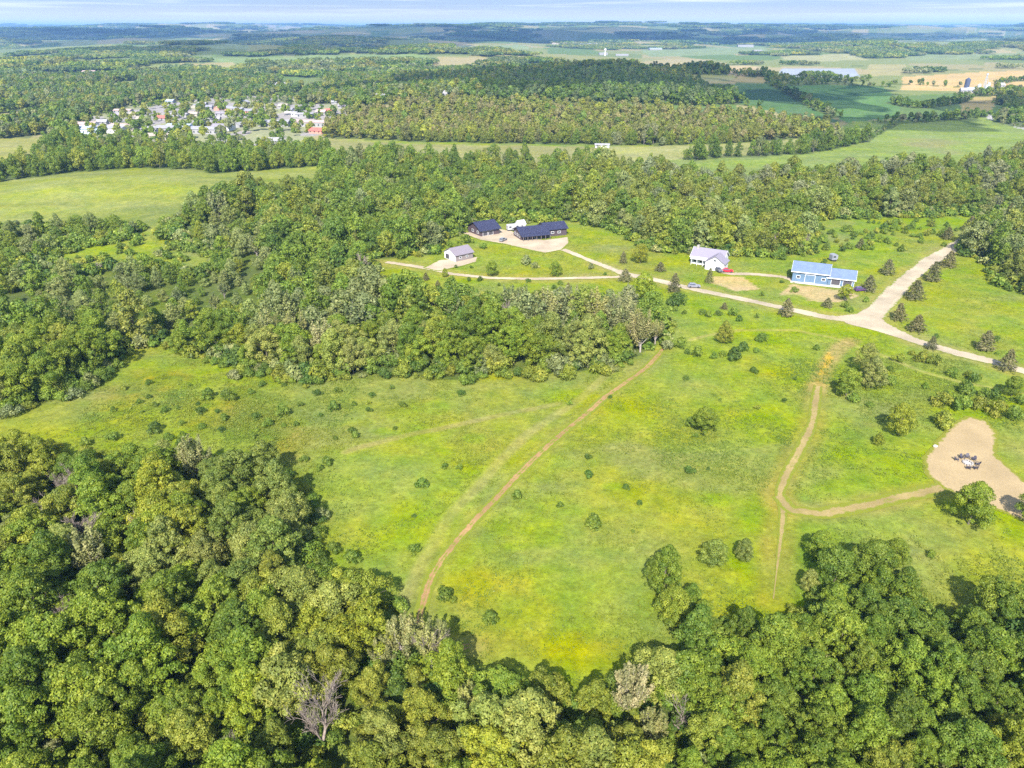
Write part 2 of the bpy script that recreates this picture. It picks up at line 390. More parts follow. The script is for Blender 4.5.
FIELDS = [   # (picture outline, colour of the crop)
    ([(-140, 184), (0, 182), (59, 174), (137, 168), (203, 170), (211, 174), (254, 171), (310, 167), (330, 164), (330, 190), (260, 215), (205, 226), (150, 232), (0, 232), (-140, 232)], (.185, .205, .04)),
    ([(-140, 168), (-140, 140), (0, 139), (40, 137), (46, 150), (40, 162), (10, 168)], (.23, .225, .06)),
    ([(300, 150), (330, 138), (345, 141), (420, 144), (520, 146), (600, 147), (640, 150), (640, 172), (440, 163), (345, 163)], (.205, .20, .07)),
    ([(600, 147), (700, 145), (760, 142), (820, 136), (848, 124), (838, 131), (815, 141), (760, 150), (700, 157), (640, 163)], (.235, .235, .08)),
    ([(640, 163), (700, 157), (760, 150), (815, 141), (840, 131), (850, 122), (880, 120), (1010, 117), (1110, 150), (1110, 160), (995, 159), (915, 166), (860, 174), (757, 178), (695, 176)], (.16, .205, .045)),
    ([(700, 150), (760, 146), (815, 140), (842, 131), (862, 133), (830, 146), (780, 153), (720, 158)], (.19, .19, .06)),
    ([(690, 82), (765, 82), (832, 118), (842, 124), (800, 118), (740, 104), (715, 92)], (.07, .125, .04)),
    ([(692, 77), (764, 77), (770, 83), (700, 84)], (.30, .24, .10)),
    ([(728, 67), (757, 66), (760, 76), (728, 76)], (.36, .27, .13)),
    ([(780, 69), (855, 68), (860, 77), (778, 78)], (.27, .29, .31)),
    ([(902, 77), (980, 72), (1030, 70), (1110, 72), (1110, 92), (1020, 92), (902, 90)], (.40, .28, .11)),
    ([(955, 97), (1000, 96), (990, 112), (965, 113)], (.31, .24, .09)),
    ([(780, 84), (880, 86), (898, 98), (900, 118), (845, 122), (800, 100)], (.088, .16, .045)),
    ([(200, 58), (300, 55), (425, 54), (436, 60), (320, 62), (210, 64)], (.16, .21, .07)),
    ([(338, 74), (400, 71), (408, 77), (350, 80)], (.16, .22, .06)), ([(176, 64), (232, 62), (236, 67), (182, 69)], (.27, .23, .10)), ([(20, 76), (90, 74), (96, 79), (24, 81)], (.26, .22, .11)), ([(60, 60), (140, 58), (150, 62), (64, 64)], (.17, .21, .08)),
    ([(630, 66), (690, 62), (730, 63), (700, 70), (640, 71)], (.30, .25, .11)), ([(640, 50), (760, 47), (775, 53), (650, 57)], (.17, .21, .09)), ([(880, 41), (1000, 38), (1010, 43), (890, 46)], (.18, .21, .09)), ([(500, 66), (560, 61), (604, 62), (550, 69)], (.17, .22, .07)), ([(690, 75), (735, 75), (735, 81), (692, 81)], (.26, .25, .09)),
    ([(780, 56), (850, 54), (870, 60), (790, 62)], (.26, .25, .11)), ([(905, 56), (1040, 52), (1050, 57), (910, 61)], (.17, .20, .08)), ([(440, 46), (520, 45), (530, 49), (450, 50)], (.18, .22, .10)), ([(120, 46), (240, 44), (250, 48), (130, 50)], (.17, .21, .09)),
    ([(867, 65), (905, 64), (915, 75), (870, 76)], (.27, .24, .10)),
    ([(980, 116), (990, 114), (1020, 122), (1060, 132), (1060, 138), (1010, 126)], (.33, .31, .28)),
]
FIELDS = [(poly(p, 6), c) for p, c in FIELDS]
YELLOW = poly([(400, 640), (455, 545), (500, 515), (545, 530), (570, 580), (650, 610), (690, 600), (680, 660), (600, 680), (480, 680)], 6)
YELLOW_B = poly([(920, 545), (1000, 525), (1080, 545), (1080, 620), (960, 615), (915, 590)], 6)
YELLOW_C = poly([(20, 430), (100, 380), (175, 352), (240, 372), (330, 400), (330, 470), (290, 490), (200, 450), (100, 440)], 6)
ORANGE = poly([(809, 382), (815, 366), (823, 352), (834, 350), (836, 358), (828, 372), (820, 386)], 4)
def blob(px, py, w, h): return poly([(px + w / 2 * math.cos(a), py + h / 2 * math.sin(a)) for a in np.linspace(0, 6.28, 9)[:-1]], 4)
PATCHES = [blob(*q) for q in [(436, 408, 34, 17), (475, 438, 32, 15), (383, 432, 34, 10), (593, 521, 26, 15), (445, 452, 18, 9), (300, 423, 30, 12), (240, 380, 34, 14), (560, 398, 20, 7), (715, 352, 22, 8), (870, 404, 20, 6), (940, 423, 28, 12), (968, 412, 60, 22), (668, 404, 20, 6), (520, 545, 40, 16), (612, 486, 30, 12), (720, 500, 40, 20), (905, 350, 30, 9), (430, 655, 40, 18)]]
GREY_MEADOW = poly([(690, 470), (720, 415), (780, 380), (830, 345), (700, 335), (670, 350), (760, 375), (700, 400), (690, 430)], 8)
BARE = [poly([(713, 276), (745, 277), (757, 288), (735, 291), (712, 284)], 4), poly([(790, 284), (850, 290), (862, 296), (840, 302), (800, 301), (780, 296)], 4)]

# ------------------------------------------------------------------ woods far off: a mosaic of woods and fields
def cells(x, y, size, seed):
    gx = x / size; gy = y / size
    ix = np.floor(gx); iy = np.floor(gy)
    best = np.full(x.shape, 1e9); val = np.zeros(x.shape)
    for dx in (-1, 0, 1):
        for dy in (-1, 0, 1):
            cx = ix + dx; cy = iy + dy
            d = (gx - cx - _hash(cx, cy, seed)) ** 2 + (gy - cy - _hash(cx, cy, seed + 1)) ** 2
            v = _hash(cx, cy, seed + 2)
            b = d < best; best = np.where(b, d, best); val = np.where(b, v, val)
    return val
Y_FAR0 = 640.0
def far_wood(x, y):
    wx = x + 60 * (vnoise(x / 160, y / 160, 3) - .5); wy = y + 60 * (vnoise(x / 160, y / 160, 4) - .5)
    n = fbm(wx / 620 + 2.2, wy / 900 + .7, 51, 3)
    left = sstep(250, -450, x) * (1 - sstep(2200, 3500, y))
    thr = .50 - .07 * sstep(4500, 6500, y) - .10 * left + .03 * sstep(2600, 5000, y) * (x < 0) + .16 * sstep(100, 350, x) * (1 - sstep(1900, 2800, y))
    small = fbm(wx / 105, wy / 210 + 3, 57, 2)
    return (n > thr) & (small < .61)
NOT_WOOD = [f for f, c in FIELDS]
def forest_mask(x, y):
    """1 lower wood, 2 mid wood, 3 corner wood, 4 wood behind the pasture, 5 ridge, 6 dark hill, 7 hedgerows, 8 far mosaic"""
    m = np.zeros(x.shape, int)
    fw = (y > Y_FAR0) & far_wood(x, y)
    m[fw] = 8
    for f in NOT_WOOD: m[inside(f, x, y)] = 0
    m[inside(TOWN, x, y)] = 0
    for i, f in ((1, F_LOW), (2, F_MID), (3, F_CORNER), (4, F_BEHIND), (5, F_RIDGE), (6, F_DARK), (7, F_EAST), (8, F_WEST)):
        m[inside(f, x, y)] = i
    for l, w in HEDGES: m[dist_line(l, x, y, w) < w * .6] = 7
    m[inside(GAP_MEADOW, x, y)] = 0
    m[dist_line(L_DRIVE_LOW, x, y, 7) < 6] = 0
    return m

# ------------------------------------------------------------------ terrain mesh
py_rows = np.concatenate([np.linspace(1500, 780, 60), np.arange(776, 60, -1.0), np.arange(60, 38, -.5)])
dep = PITCH + np.arctan((py_rows - 384) / FOC)
yy = CAM_Z / np.tan(np.clip(dep, .001, 1.55))
yy = yy[yy > 0]; yy = np.concatenate([[-160, -90, -40, -10], yy[yy > 5]])
yy = np.concatenate([yy, np.geomspace(yy[-1] * 1.012, 33000, 110)])
NU = 860
uu = np.linspace(-1, 1, NU)
Xg = uu[None, :] * (np.maximum(yy, 0) + 190)[:, None] * 1.05
Yg = np.repeat(yy[:, None], NU, 1)
Zg = H(Xg, Yg)
xf, yf = Xg.ravel(), Yg.ravel()
wx = xf + 5 * (fbm(xf / 14, yf / 14, 201, 3) - .5); wy = yf + 5 * (fbm(xf / 14, yf / 14, 205, 3) - .5)

col = np.zeros((len(xf), 3))
def lay(mask, c, a=1.0):
    mask = np.asarray(mask, float)[:, None] * a
    col[:] = col * (1 - mask) + np.asarray(c) * mask
n_big = fbm(xf / 60, yf / 60, 301, 4); n_mid = fbm(xf / 16, yf / 16, 305, 4); n_pat = fbm(xf / 30 + 9, yf / 30, 309, 3)
near = yf < 1500
lay(np.ones(len(xf)), (.162, .214, .022))
lay(sstep(.45, .72, n_big), (.132, .196, .024))
lay(sstep(.5, .75, n_mid), (.195, .208, .036), .6)
lay(sstep(.56, .68, n_pat), (.192, .206, .022), .55)
lay(sstep(.58, .7, fbm(xf / 45, yf / 22 + 4, 313, 4)), (.165, .185, .07), .5)
lay(soft_inside(YELLOW, wx, wy, 8) * sstep(.36, .6, n_mid), (.215, .215, .014), .75)
lay(soft_inside(YELLOW_B, wx, wy, 6), (.205, .235, .018), .8)
lay(soft_inside(YELLOW_C, wx, wy, 12) * sstep(.35, .62, n_mid), (.20, .185, .022), .75)
lay(soft_inside(YELLOW_C, wx, wy, 12) * sstep(.5, .62, fbm(xf / 7, yf / 7, 317, 3)), (.09, .15, .022), .6)
for q in PATCHES: lay(soft_inside(q, wx * .5 + xf * .5, wy * .5 + yf * .5, 1.2), (.155, .222, .018), .6)
lay(soft_inside(GREY_MEADOW, wx, wy, 12) * sstep(.35, .6, n_big), (.165, .205, .06), .45)
# far field mosaic
fm = sstep(Y_FAR0 - 20, Y_FAR0 + 20, yf)
cv = cells(wx, wy * .6, 210, 11); cv2 = cells(wx, wy * .6, 210, 23)
pal = np.array([(.13, .16, .045), (.20, .20, .07), (.28, .235, .11), (.10, .15, .04), (.17, .19, .06), (.24, .21, .09)])
fc = pal[(cv * 5.999).astype(int)]
col[:] = col * (1 - fm[:, None]) + fc * fm[:, None]
for f, c in FIELDS:
    mk = inside(f, wx, wy)
    stripe = .88 + .24 * vnoise(xf / 30, yf / 9, 41)
    col[mk] = np.asarray(c) * stripe[mk][:, None]
past = inside(FIELDS[0][0], wx, wy)
lay(past * sstep(.5, .7, fbm(xf / 80, yf / 25, 402, 3)), (.12, .15, .035), .8)
right_field = inside(FIELDS[4][0], wx, wy)
lay(right_field * sstep(.55, .7, fbm(xf / 120, yf / 50, 405, 3)), (.20, .17, .08), .6)
town_m = inside(TOWN, wx, wy)
lay(town_m, (.23, .235, .12)); lay(town_m * (vnoise(xf / 22, yf / 40, 61) > .55), (.27, .245, .22))
for b in BARE: lay(inside(b, wx, wy) * sstep(.3, .5, n_mid), (.38, .29, .18), .85)
for l, w, c, a in ((L_MOWN, 1.3, (.235, .225, .085), .7), (L_MOWN_B, 1.0, (.23, .21, .08), .7), (L_MOWN_C, .7, (.10, .13, .03), .6), (L_TRACK_C, .8, (.27, .25, .09), .8), (L_TRACK, 3.2, (.22, .18, .05), .5), (L_TRACK_TOP, 2.4, (.27, .215, .09), .95), (L_PATH, 2.8, (.20, .19, .05), .45), (L_TRACK_B, 3.2, (.23, .19, .06), .6)):
    d = dist_line(l, wx * .3 + xf * .7, wy * .3 + yf * .7, w * 2.5)
    lay(sstep(w * 1.5, w * .5, d) * (.55 + .6 * n_mid), c, a)
d = np.minimum(np.minimum(dist_line(L_ROAD_A, wx, wy, 12), dist_line(L_ROAD_B, wx, wy, 12)), np.minimum(dist_line(L_ROAD_C, wx, wy, 12), dist_line(L_DRIVE_LOW, wx, wy, 12)))
lay(sstep(7, 3, d), (.23, .21, .07), .6)
lay(soft_inside(ORANGE, wx, wy, 1.5) * (.55 + .6 * n_mid), (.48, .29, .014), .75 * sstep(.4, .6, vnoise(xf / 1.6, yf / 2.2, 611))[:, None] + .1)
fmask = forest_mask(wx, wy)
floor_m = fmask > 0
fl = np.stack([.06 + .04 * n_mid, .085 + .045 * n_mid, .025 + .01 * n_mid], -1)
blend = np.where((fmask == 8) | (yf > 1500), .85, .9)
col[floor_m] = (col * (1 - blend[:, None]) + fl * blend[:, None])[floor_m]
rows, cols_ = Xg.shape
idx = np.arange(rows * cols_).reshape(rows, cols_)
fq = np.stack([idx[:-1, :-1].ravel(), idx[:-1, 1:].ravel(), idx[1:, 1:].ravel(), idx[1:, :-1].ravel()], -1)
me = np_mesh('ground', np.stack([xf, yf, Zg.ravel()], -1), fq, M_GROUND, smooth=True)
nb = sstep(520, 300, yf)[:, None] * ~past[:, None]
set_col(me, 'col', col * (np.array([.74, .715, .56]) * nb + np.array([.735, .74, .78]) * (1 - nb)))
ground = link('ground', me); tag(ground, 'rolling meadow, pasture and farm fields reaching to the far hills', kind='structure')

# ------------------------------------------------------------------ roads, drives and paths: sheets draped just above the ground
def smooth_line(ln, step=1.0):
    ln = np.asarray(ln)
    for _ in range(2):
        q = ln[:-1] * .75 + ln[1:] * .25; r = ln[:-1] * .25 + ln[1:] * .75
        ln = np.concatenate([ln[:1], np.stack([q, r], 1).reshape(-1, 2), ln[-1:]])
    s = np.concatenate([[0], np.cumsum(np.hypot(*np.diff(ln, axis=0).T))])
    t = np.arange(0, s[-1], step)
    return np.stack([np.interp(t, s, ln[:, 0]), np.interp(t, s, ln[:, 1])], -1)
def ribbon_data(ln, width, lift=.06, wob=.12, taper=0, seed=0):
    c = smooth_line(ln); d = np.gradient(c, axis=0); d /= np.hypot(d[:, 0], d[:, 1])[:, None] + 1e-9
    nrm = np.stack([-d[:, 1], d[:, 0]], -1)
    k = np.array([-1, -.72, -.36, 0, .36, .72, 1.0])
    w = width * .5 * (1 + wob * (vnoise(np.arange(len(c)) / 7.0, np.zeros(len(c)), seed) - .5) * 2)
    if taper:
        w = w * np.clip((len(c) - np.arange(len(c))) / taper, .15, 1)
    p = c[:, None, :] + nrm[:, None, :] * (w[:, None] * k[None])[:, :, None]
    z = H(p[..., 0], p[..., 1]) + lift
    v = np.concatenate([p, z[..., None]], -1).reshape(-1, 3)
    e = np.tile(np.abs(k), len(c))
    n = len(k); i = np.arange(len(c) - 1)[:, None] * n + np.arange(n - 1)[None]
    f = np.stack([i, i + n, i + n + 1, i + 1], -1).reshape(-1, 4)[:, ::-1]
    return v, f, e
def ribbons(name, label, mat, specs):
    V, F, E = [], [], []; b = 0
    for i, (ln, w, lift, tp) in enumerate(specs):
        v, f, e = ribbon_data(ln, w, lift, taper=tp, seed=i); V.append(v); F.append(f + b); E.append(e); b += len(v)
    me = np_mesh(name, np.concatenate(V), np.concatenate(F), mat, True)
    set_flt(me, 'edge', np.concatenate(E))
    return tag(link(name, me), label, kind='structure')
def area(name, label, mat, pg, lift=.06, cell=.7, soft=3.0, bare=False):
    lo = pg.min(0) - 1; hi = pg.max(0) + 1
    nx = int((hi[0] - lo[0]) / cell) + 1; ny = int((hi[1] - lo[1]) / cell) + 1
    X, Y = np.meshgrid(lo[0] + cell * np.arange(nx + 1), lo[1] + cell * np.arange(ny + 1))
    ins = inside(pg, X.ravel(), Y.ravel()).reshape(X.shape)
    d = dist_line(np.concatenate([pg, pg[:1]]), X.ravel(), Y.ravel(), 50).reshape(X.shape)
    edge = np.where(ins, np.clip(1 - d / soft, 0, 1), 1.0 + d / soft)
    keep = ((d < .9) & (not bare)) | ins
    if bare: edge = np.where(d > .5, 0, edge * .6)
    kq = keep[:-1, :-1] & keep[1:, :-1] & keep[:-1, 1:] & keep[1:, 1:]
    idx = np.arange(X.size).reshape(X.shape)
    f = np.stack([idx[:-1, :-1][kq], idx[:-1, 1:][kq], idx[1:, 1:][kq], idx[1:, :-1][kq]], -1)
    v = np.stack([X.ravel(), Y.ravel(), H(X.ravel(), Y.ravel()) + lift], -1)
    used = np.unique(f); rm = np.full(len(v), -1); rm[used] = np.arange(len(used))
    me = np_mesh(name, v[used], rm[f], mat, True); set_flt(me, 'edge', edge.ravel()[used])
    return tag(link(name, me), label, kind='structure')
PG_JUNC = poly([(836, 316), (856, 314), (868, 307), (879, 299), (891, 289.5), (905, 288.5), (894, 300), (886, 310), (881.5, 318), (891, 327), (914, 336.5), (908, 341), (875, 331), (847, 324)], 3)
ribbons('road', 'pale gravel road forking between the meadow and the pine lawn', M_ROAD, [(L_ROAD_A, 7.0, .05, 0), (L_ROAD_B, 4.6, .056, 0), (L_ROAD_C, 5.0, .062, 0)])
area('road_junction', 'pale gravel fork where three road arms meet', M_ROAD, PG_JUNC, .068, .35, 1.5, True)
ribbons('driveway', 'gravel driveways looping round the grassy rise to the dark sheds', M_DRIVE, [(L_DRIVE_TOP, 3.6, .074, 0), (L_DRIVE_LOW, 3.4, .08, 0), (L_DRIVE_HOUSE, 4.0, .05, 0)])
area('parking_area', 'pale gravel yard in front of the navy roofed sheds', M_DRIVE, PG_PARK, .086, .7, 1.5)
area('garage_apron', 'pale gravel apron at the small grey roofed garage', M_DRIVE, PG_SMALLPAD, .092, .6, 1.2)
ribbons('dirt_path', 'narrow brown dirt path cutting across the open meadow', M_EARTH, [(L_PATH, 2.3, .05, 0)])
ribbons('sandy_track', 'faint sandy track winding down to the clearing and on to the trees', M_SAND, [(L_TRACK, 2.5, .05, 40), (L_TRACK_B, 3.6, .056, 0)])
area('bare_earth_clearing', 'scraped bare tan earth clearing with tracks round a fire ring', M_PAD, PG_PAD, .062, .5, 2.2)

# ------------------------------------------------------------------ foliage shapes
def sprays(c, nrm, size, rng, jit=.38, aspect=.62):
    """one small folded leaf spray (a quad) per centre, facing roughly outward"""
    n = len(c)
    a = nrm + rng.normal(0, jit, (n, 3)); a /= np.linalg.norm(a, axis=1)[:, None] + 1e-9
    t = rng.normal(0, 1, (n, 3)); t -= a * (t * a).sum(1)[:, None]; t /= np.linalg.norm(t, axis=1)[:, None] + 1e-9
    b = np.cross(a, t)
    s = (size * rng.uniform(.45, 1.5, n))[:, None]
    k = a * s * rng.uniform(-.25, .25, n)[:, None]
    v = np.stack([c - t * s, c - b * s * aspect + k, c + t * s, c + b * s * aspect - k], 1)
    return v.reshape(-1, 3), np.arange(4 * n).reshape(n, 4)
def leaf_mesh(name, c, nrm, size, rng, lv=None, jit=.38, trunk=None, mats=None):
    v, f = sprays(c, nrm, size, rng, jit)
    l = np.repeat(np.clip(lv if lv is not None else rng.uniform(0, 1, len(c)), 0, 1), 4)
    midx = np.zeros(len(f), int)
    if trunk is not None:
        tv, tf = trunk
        f = np.concatenate([f, tf + len(v)]); midx = np.concatenate([midx, np.ones(len(tf), int)])
        v = np.concatenate([v, tv]); l = np.concatenate([l, np.full(len(tv), .5)])
    me = np_mesh(name, v, f, mats=mats or [M_LEAF], midx=midx)
    set_flt(me, 'lv', l)
    return me
def lobed_crown(rng, n, lobes, h0, h1, rad, lobe_r, squash=.9, low=.0, rough=.13, peak=1.0, wob=1.0):
    """points on the outside of many small overlapping leafy lobes set along an uneven crown outline"""
    f1, f2, f3 = rng.uniform(0, 6.28, 3)
    t = rng.uniform(.02, 1, lobes) ** .8; a = rng.uniform(0, 2 * PI, lobes)
    env = np.sin(PI * np.clip(.14 + .84 * t, 0, 1) ** peak) ** .62 * (1 + wob * (.27 * np.sin(2 * a + f1 + 3 * t) + .19 * np.sin(3 * a + f2 - 2 * t) + .14 * np.sin(5 * a + f3 + 5 * t)))
    rs = lobe_r * rng.uniform(.55, 1.35, lobes)
    q = np.where(rng.uniform(0, 1, lobes) < .3, rng.uniform(.1, .6, lobes), rng.uniform(.72, 1.06, lobes))
    ro = np.maximum(rad * env - rs * .55, .05) * q
    cs = np.stack([np.cos(a) * ro, np.sin(a) * ro, h0 + rs * .3 + (h1 - h0 - rs * .9) * t + rng.normal(0, .18, lobes) * lobe_r], -1)
    w = rs ** 2 / (rs ** 2).sum()
    pick = rng.choice(lobes, int(n * 3.2), p=w)
    d = rng.normal(0, 1, (len(pick), 3)); d /= np.linalg.norm(d, axis=1)[:, None]
    d[:, 2] = np.where((d[:, 2] < -.3) & (rng.uniform(0, 1, len(d)) < .75), -d[:, 2], d[:, 2])
    ph = rng.uniform(0, 6.28, (lobes, 3))[pick]
    bump = np.sin(d[:, 0] * 5.5 + ph[:, 0]) * np.sin(d[:, 1] * 5.5 + ph[:, 1]) * np.sin(d[:, 2] * 5.5 + ph[:, 2])
    rr = rs[pick] * (1 + rough * 1.6 * bump + rng.normal(0, rough * .6, len(pick))) * np.where(rng.uniform(0, 1, len(pick)) < .12, rng.uniform(.6, .95, len(pick)), 1)
    p = cs[pick] + d * rr[:, None] * np.array([1, 1, squash])
    dist = np.linalg.norm((p[:, None, :] - cs[None]) / np.array([1, 1, squash]), axis=2) / rs[None]
    dist[np.arange(len(pick)), pick] = 9
    ok = dist.min(1) > .82
    p, d, pick, bump = p[ok][:n], d[ok][:n], pick[ok][:n], bump[ok][:n]
    lv = rng.uniform(0, 1, lobes)[pick] * .5 + .5 * rng.uniform(0, 1, len(p)) + .12 * bump
    return p, d, lv, cs, rs
def tube_np(segs, n=5):
    V, F = [], []; b = 0
    for a, c, ra, rb in segs:
        m = MB(); m.tube(a, c, ra, rb, n)
        V.append(np.array(m.v)); F.append(np.array([f for f in m.f if len(f) == 4]) + b); b += len(m.v)
    return np.concatenate(V), np.concatenate(F)
def trunk_segs(rng, h, r, cs=None, k=7):
    """tapered trunk with limbs running up to the lobes of the crown"""
    lean = rng.normal(0, .03, 2); segs = []
    prev = Vector((0, 0, -.4)); pr = r
    for i in range(1, 6):
        z = h * .75 * i / 5
        p = Vector((lean[0] * z + rng.normal(0, .05), lean[1] * z + rng.normal(0, .05), z)); q = r * (1 - .8 * i / 5)
        segs.append((prev, p, pr, q)); prev = p; pr = q
    if cs is not None:
        for c in cs[:k]:
            z = min(max(c[2] * .55, h * .15), h * .6)
            a = Vector((lean[0] * z, lean[1] * z, z)); mid = a.lerp(Vector(c), .5) + Vector((0, 0, .25))
            segs.append((a, mid, r * .4, r * .22)); segs.append((mid, Vector(c), r * .22, r * .07))
    return segs

def branching(rng, h, spread, levels=4, r0=.16, start=.25, upright=.8):
    """bare limbs forking up and out: the skeleton of a dead or thinly leaved tree"""
    segs = []; tips = []
    def grow(p, d, L, r, lv):
        n = 3
        for i in range(n):
            d = (d + Vector(rng.normal(0, .11, 3)) + Vector((0, 0, .05 * upright))).normalized()
            q = p + d * (L / n); segs.append((p, q, r, r * .82)); p = q; r *= .82
            if lv > 0 and i >= 0:
                for _ in range(2 if lv > 1 else 3):
                    if lv < 3 and rng.uniform() < .36: continue
                    side = Vector(rng.normal(0, 1, 3)); side -= d * side.dot(d); side.normalize()
                    nd = (d * rng.uniform(.55, 1.0) + side * rng.uniform(.45, .85) * spread + Vector((0, 0, .25 * upright))).normalized()
                    grow(p, nd, L * rng.uniform(.5, .72), r * .58, lv - 1)
        tips.append(p)
    grow(Vector((0, 0, -.3)), Vector((0, 0, 1)), h * .42, r0, levels - 1)
    return segs, tips

def broad_proto(seed, n, size, h=10.5, rad=4.1, lobes=30, lobe_r=1.35, h0=1.3, wob=1.0):
    rng = np.random.default_rng(seed)
    p, d, lv, cs, rs = lobed_crown(rng, n, lobes, h0, h, rad * rng.uniform(.95, 1.1), lobe_r, peak=[.8, 1.0, .7, 1.15, .9, 1.3][seed % 6], wob=wob)
    # two or three sprays poking out of the outline
    segs = trunk_segs(rng, h, .2, cs)
    return p, d, lv, size, segs, rng
def poplar_proto(seed, n, size, h=12.0):
    """upright grey tree: many ascending plumes"""
    rng = np.random.default_rng(seed); P_, D_, L_ = [], [], []; segs = []
    k = 26
    segs.append((Vector((0, 0, -.4)), Vector((.05, 0, h * .35)), .2, .14))
    for i in range(k):
        a = rng.uniform(0, 2 * PI); o = rng.uniform(.15, 1) ** .6
        top = Vector((math.cos(a) * 3.1 * o, math.sin(a) * 3.1 * o, h * (1 - .38 * o * o) * rng.uniform(.82, 1.02)))
        base = Vector((math.cos(a) * .3 * o, math.sin(a) * .3 * o, h * rng.uniform(.12, .35)))
        mid = base.lerp(top, .5) + Vector((math.cos(a) * .35, math.sin(a) * .35, 0))
        segs += [(base, mid, .075, .045), (mid, top, .045, .015)]
        m = n // k; t = rng.uniform(.22, 1.04, m) ** .8
        b = np.array(base)[None] * ((1 - t) ** 2)[:, None] + np.array(mid)[None] * (2 * t * (1 - t))[:, None] + np.array(top)[None] * (t ** 2)[:, None]
        rr = .75 * np.sin(np.clip(t, 0, 1) * 2.6 + .25) + .1
        off = rng.normal(0, 1, (m, 3)); off /= np.linalg.norm(off, axis=1)[:, None]
        P_.append(b + off * (rr * rng.uniform(.4, 1, m))[:, None] * np.array([1, 1, 1.3])); D_.append(off + np.array([0, 0, .3])); L_.append(np.full(m, rng.uniform(.2, .8)) + rng.uniform(-.25, .25, m))
    return np.concatenate(P_), np.concatenate(D_), np.concatenate(L_), size, segs, rng
def pine_proto(seed, n, size, h=6.0, rad=2.3):
    rng = np.random.default_rng(seed); P_, D_, L_ = [], [], []
    levels = 13; per = n // (levels * 8)
    for i in range(levels):
        t = (i + .4) / levels; z = h * (.05 + .93 * t); r = rad * ((1 - t) ** .75 * .95 + .06)
        nb = 8 if t < .7 else 6; a0 = rng.uniform(0, 6.28)
        for j in range(nb):
            a = a0 + 2 * PI * j / nb + rng.normal(0, .16); L = r * rng.uniform(.72, 1.18)
            s = rng.uniform(.12, 1, per) ** .65; w = .30 * L * (1.05 - s) + .10
            lat = rng.normal(0, 1, per) * w * .6
            x = np.cos(a) * s * L - np.sin(a) * lat; y = np.sin(a) * s * L + np.cos(a) * lat
            zz = z + .25 * s * L * .5 - .22 * (s * L) ** 1.3 * .35 + rng.normal(0, .09, per)
            P_.append(np.stack([x, y, zz], -1)); D_.append(np.stack([np.full(per, math.cos(a) * .5), np.full(per, math.sin(a) * .5), np.full(per, .9)], -1)); L_.append(np.full(per, rng.uniform(.15, .8)) + rng.uniform(-.2, .3, per))
    segs = [(Vector((0, 0, -.3)), Vector((0, 0, h * .5)), .13, .08), (Vector((0, 0, h * .5)), Vector((0, 0, h * .98)), .08, .015)]
    return np.concatenate(P_), np.concatenate(D_), np.concatenate(L_), size, segs, rng
def bush_proto(seed, n, size, h=2.2, rad=1.6, lobes=22, lobe_r=.58):
    rng = np.random.default_rng(seed)
    p, d, lv, cs, rs = lobed_crown(rng, n, lobes, .0, h, rad, lobe_r, rough=.22, peak=.55)
    p[:, 2] = np.maximum(p[:, 2], .05)
    return p, d, lv, size, None, rng

def joined(name, pr, bark=M_BARK):
    p, d, lv, size, segs, rng = pr
    return leaf_mesh(name, p, d, size, rng, lv, trunk=tube_np(segs, 4) if segs else None, mats=[M_LEAF, bark])
def split_meshes(pr, crown_name, trunk_name, bark=M_BARK):
    p, d, lv, size, segs, rng = pr
    c = leaf_mesh(crown_name, p, d, size, rng, lv)
    v, f = tube_np(segs, 6); t = np_mesh(trunk_name, v, f, bark, True)
    return c, t

# near prototypes: crown and trunk apart
NEAR_BROAD = [split_meshes(broad_proto(100 + i, 13000, .15, lobes=[120, 90, 150, 105, 130, 80, 110, 160][i], lobe_r=[.78, .90, .66, .84, .72, .95, .80, .62][i], h=[10.5, 9.8, 11.5, 10, 12.5, 9.5, 11, 10.4][i], rad=[4.1, 4.3, 3.6, 4.2, 3.3, 4.5, 3.8, 4.0][i]), 'leafy_crown', 'tapered_trunk') for i in range(8)]
NEAR_LONE = [split_meshes(broad_proto(132 + i, 12000, .15, lobes=[110, 95, 120][i], lobe_r=[.82, .9, .75][i], h=[9.6, 10.2, 10.8][i], rad=[3.9, 3.8, 3.5][i], h0=.5, wob=.4), 'leafy_crown', 'tapered_trunk') for i in range(3)]
NEAR_POPLAR = [split_meshes(poplar_proto(140 + i, 5200, .16), 'plumed_crown', 'pale_trunk', M_PALEBARK) for i in range(3)]
NEAR_PINE = [split_meshes(pine_proto(160 + i, 2400, .17, h=[5.6, 6.2, 5.0][i], rad=[2.5, 2.3, 2.6][i]), 'needled_crown', 'pine_trunk') for i in range(3)]
BUSHES = [leaf_mesh('bush', *(lambda q: (q[0], q[1], q[3], q[5], q[2]))(bush_proto(180 + i, 900, .16, h=[2.2, 1.9, 2.6, 2.0][i], rad=[1.6, 1.8, 1.5, 1.7][i]))) for i in range(4)]
def dead_meshes(seed, h, spread=1.0, levels=5, start=.2):
    rng = np.random.default_rng(seed); segs, tips = branching(rng, h, spread, levels, r0=.21)
    big = [s for s in segs if s[2] > .045]; small = [(a, b, max(ra, .02), max(rb, .014)) for a, b, ra, rb in segs if ra <= .045]
    v, f = tube_np(big, 6); t = np_mesh('bare_trunk', v, f, M_DEAD, True)
    v, f = tube_np(small, 3); c = np_mesh('bare_twigs', v, f, M_DEAD)
    return t, c
DEAD = [dead_meshes(201, 9.5, .8, 5), dead_meshes(207, 8.5, 1.0, 5), dead_meshes(211, 7.5, .9, 4)]

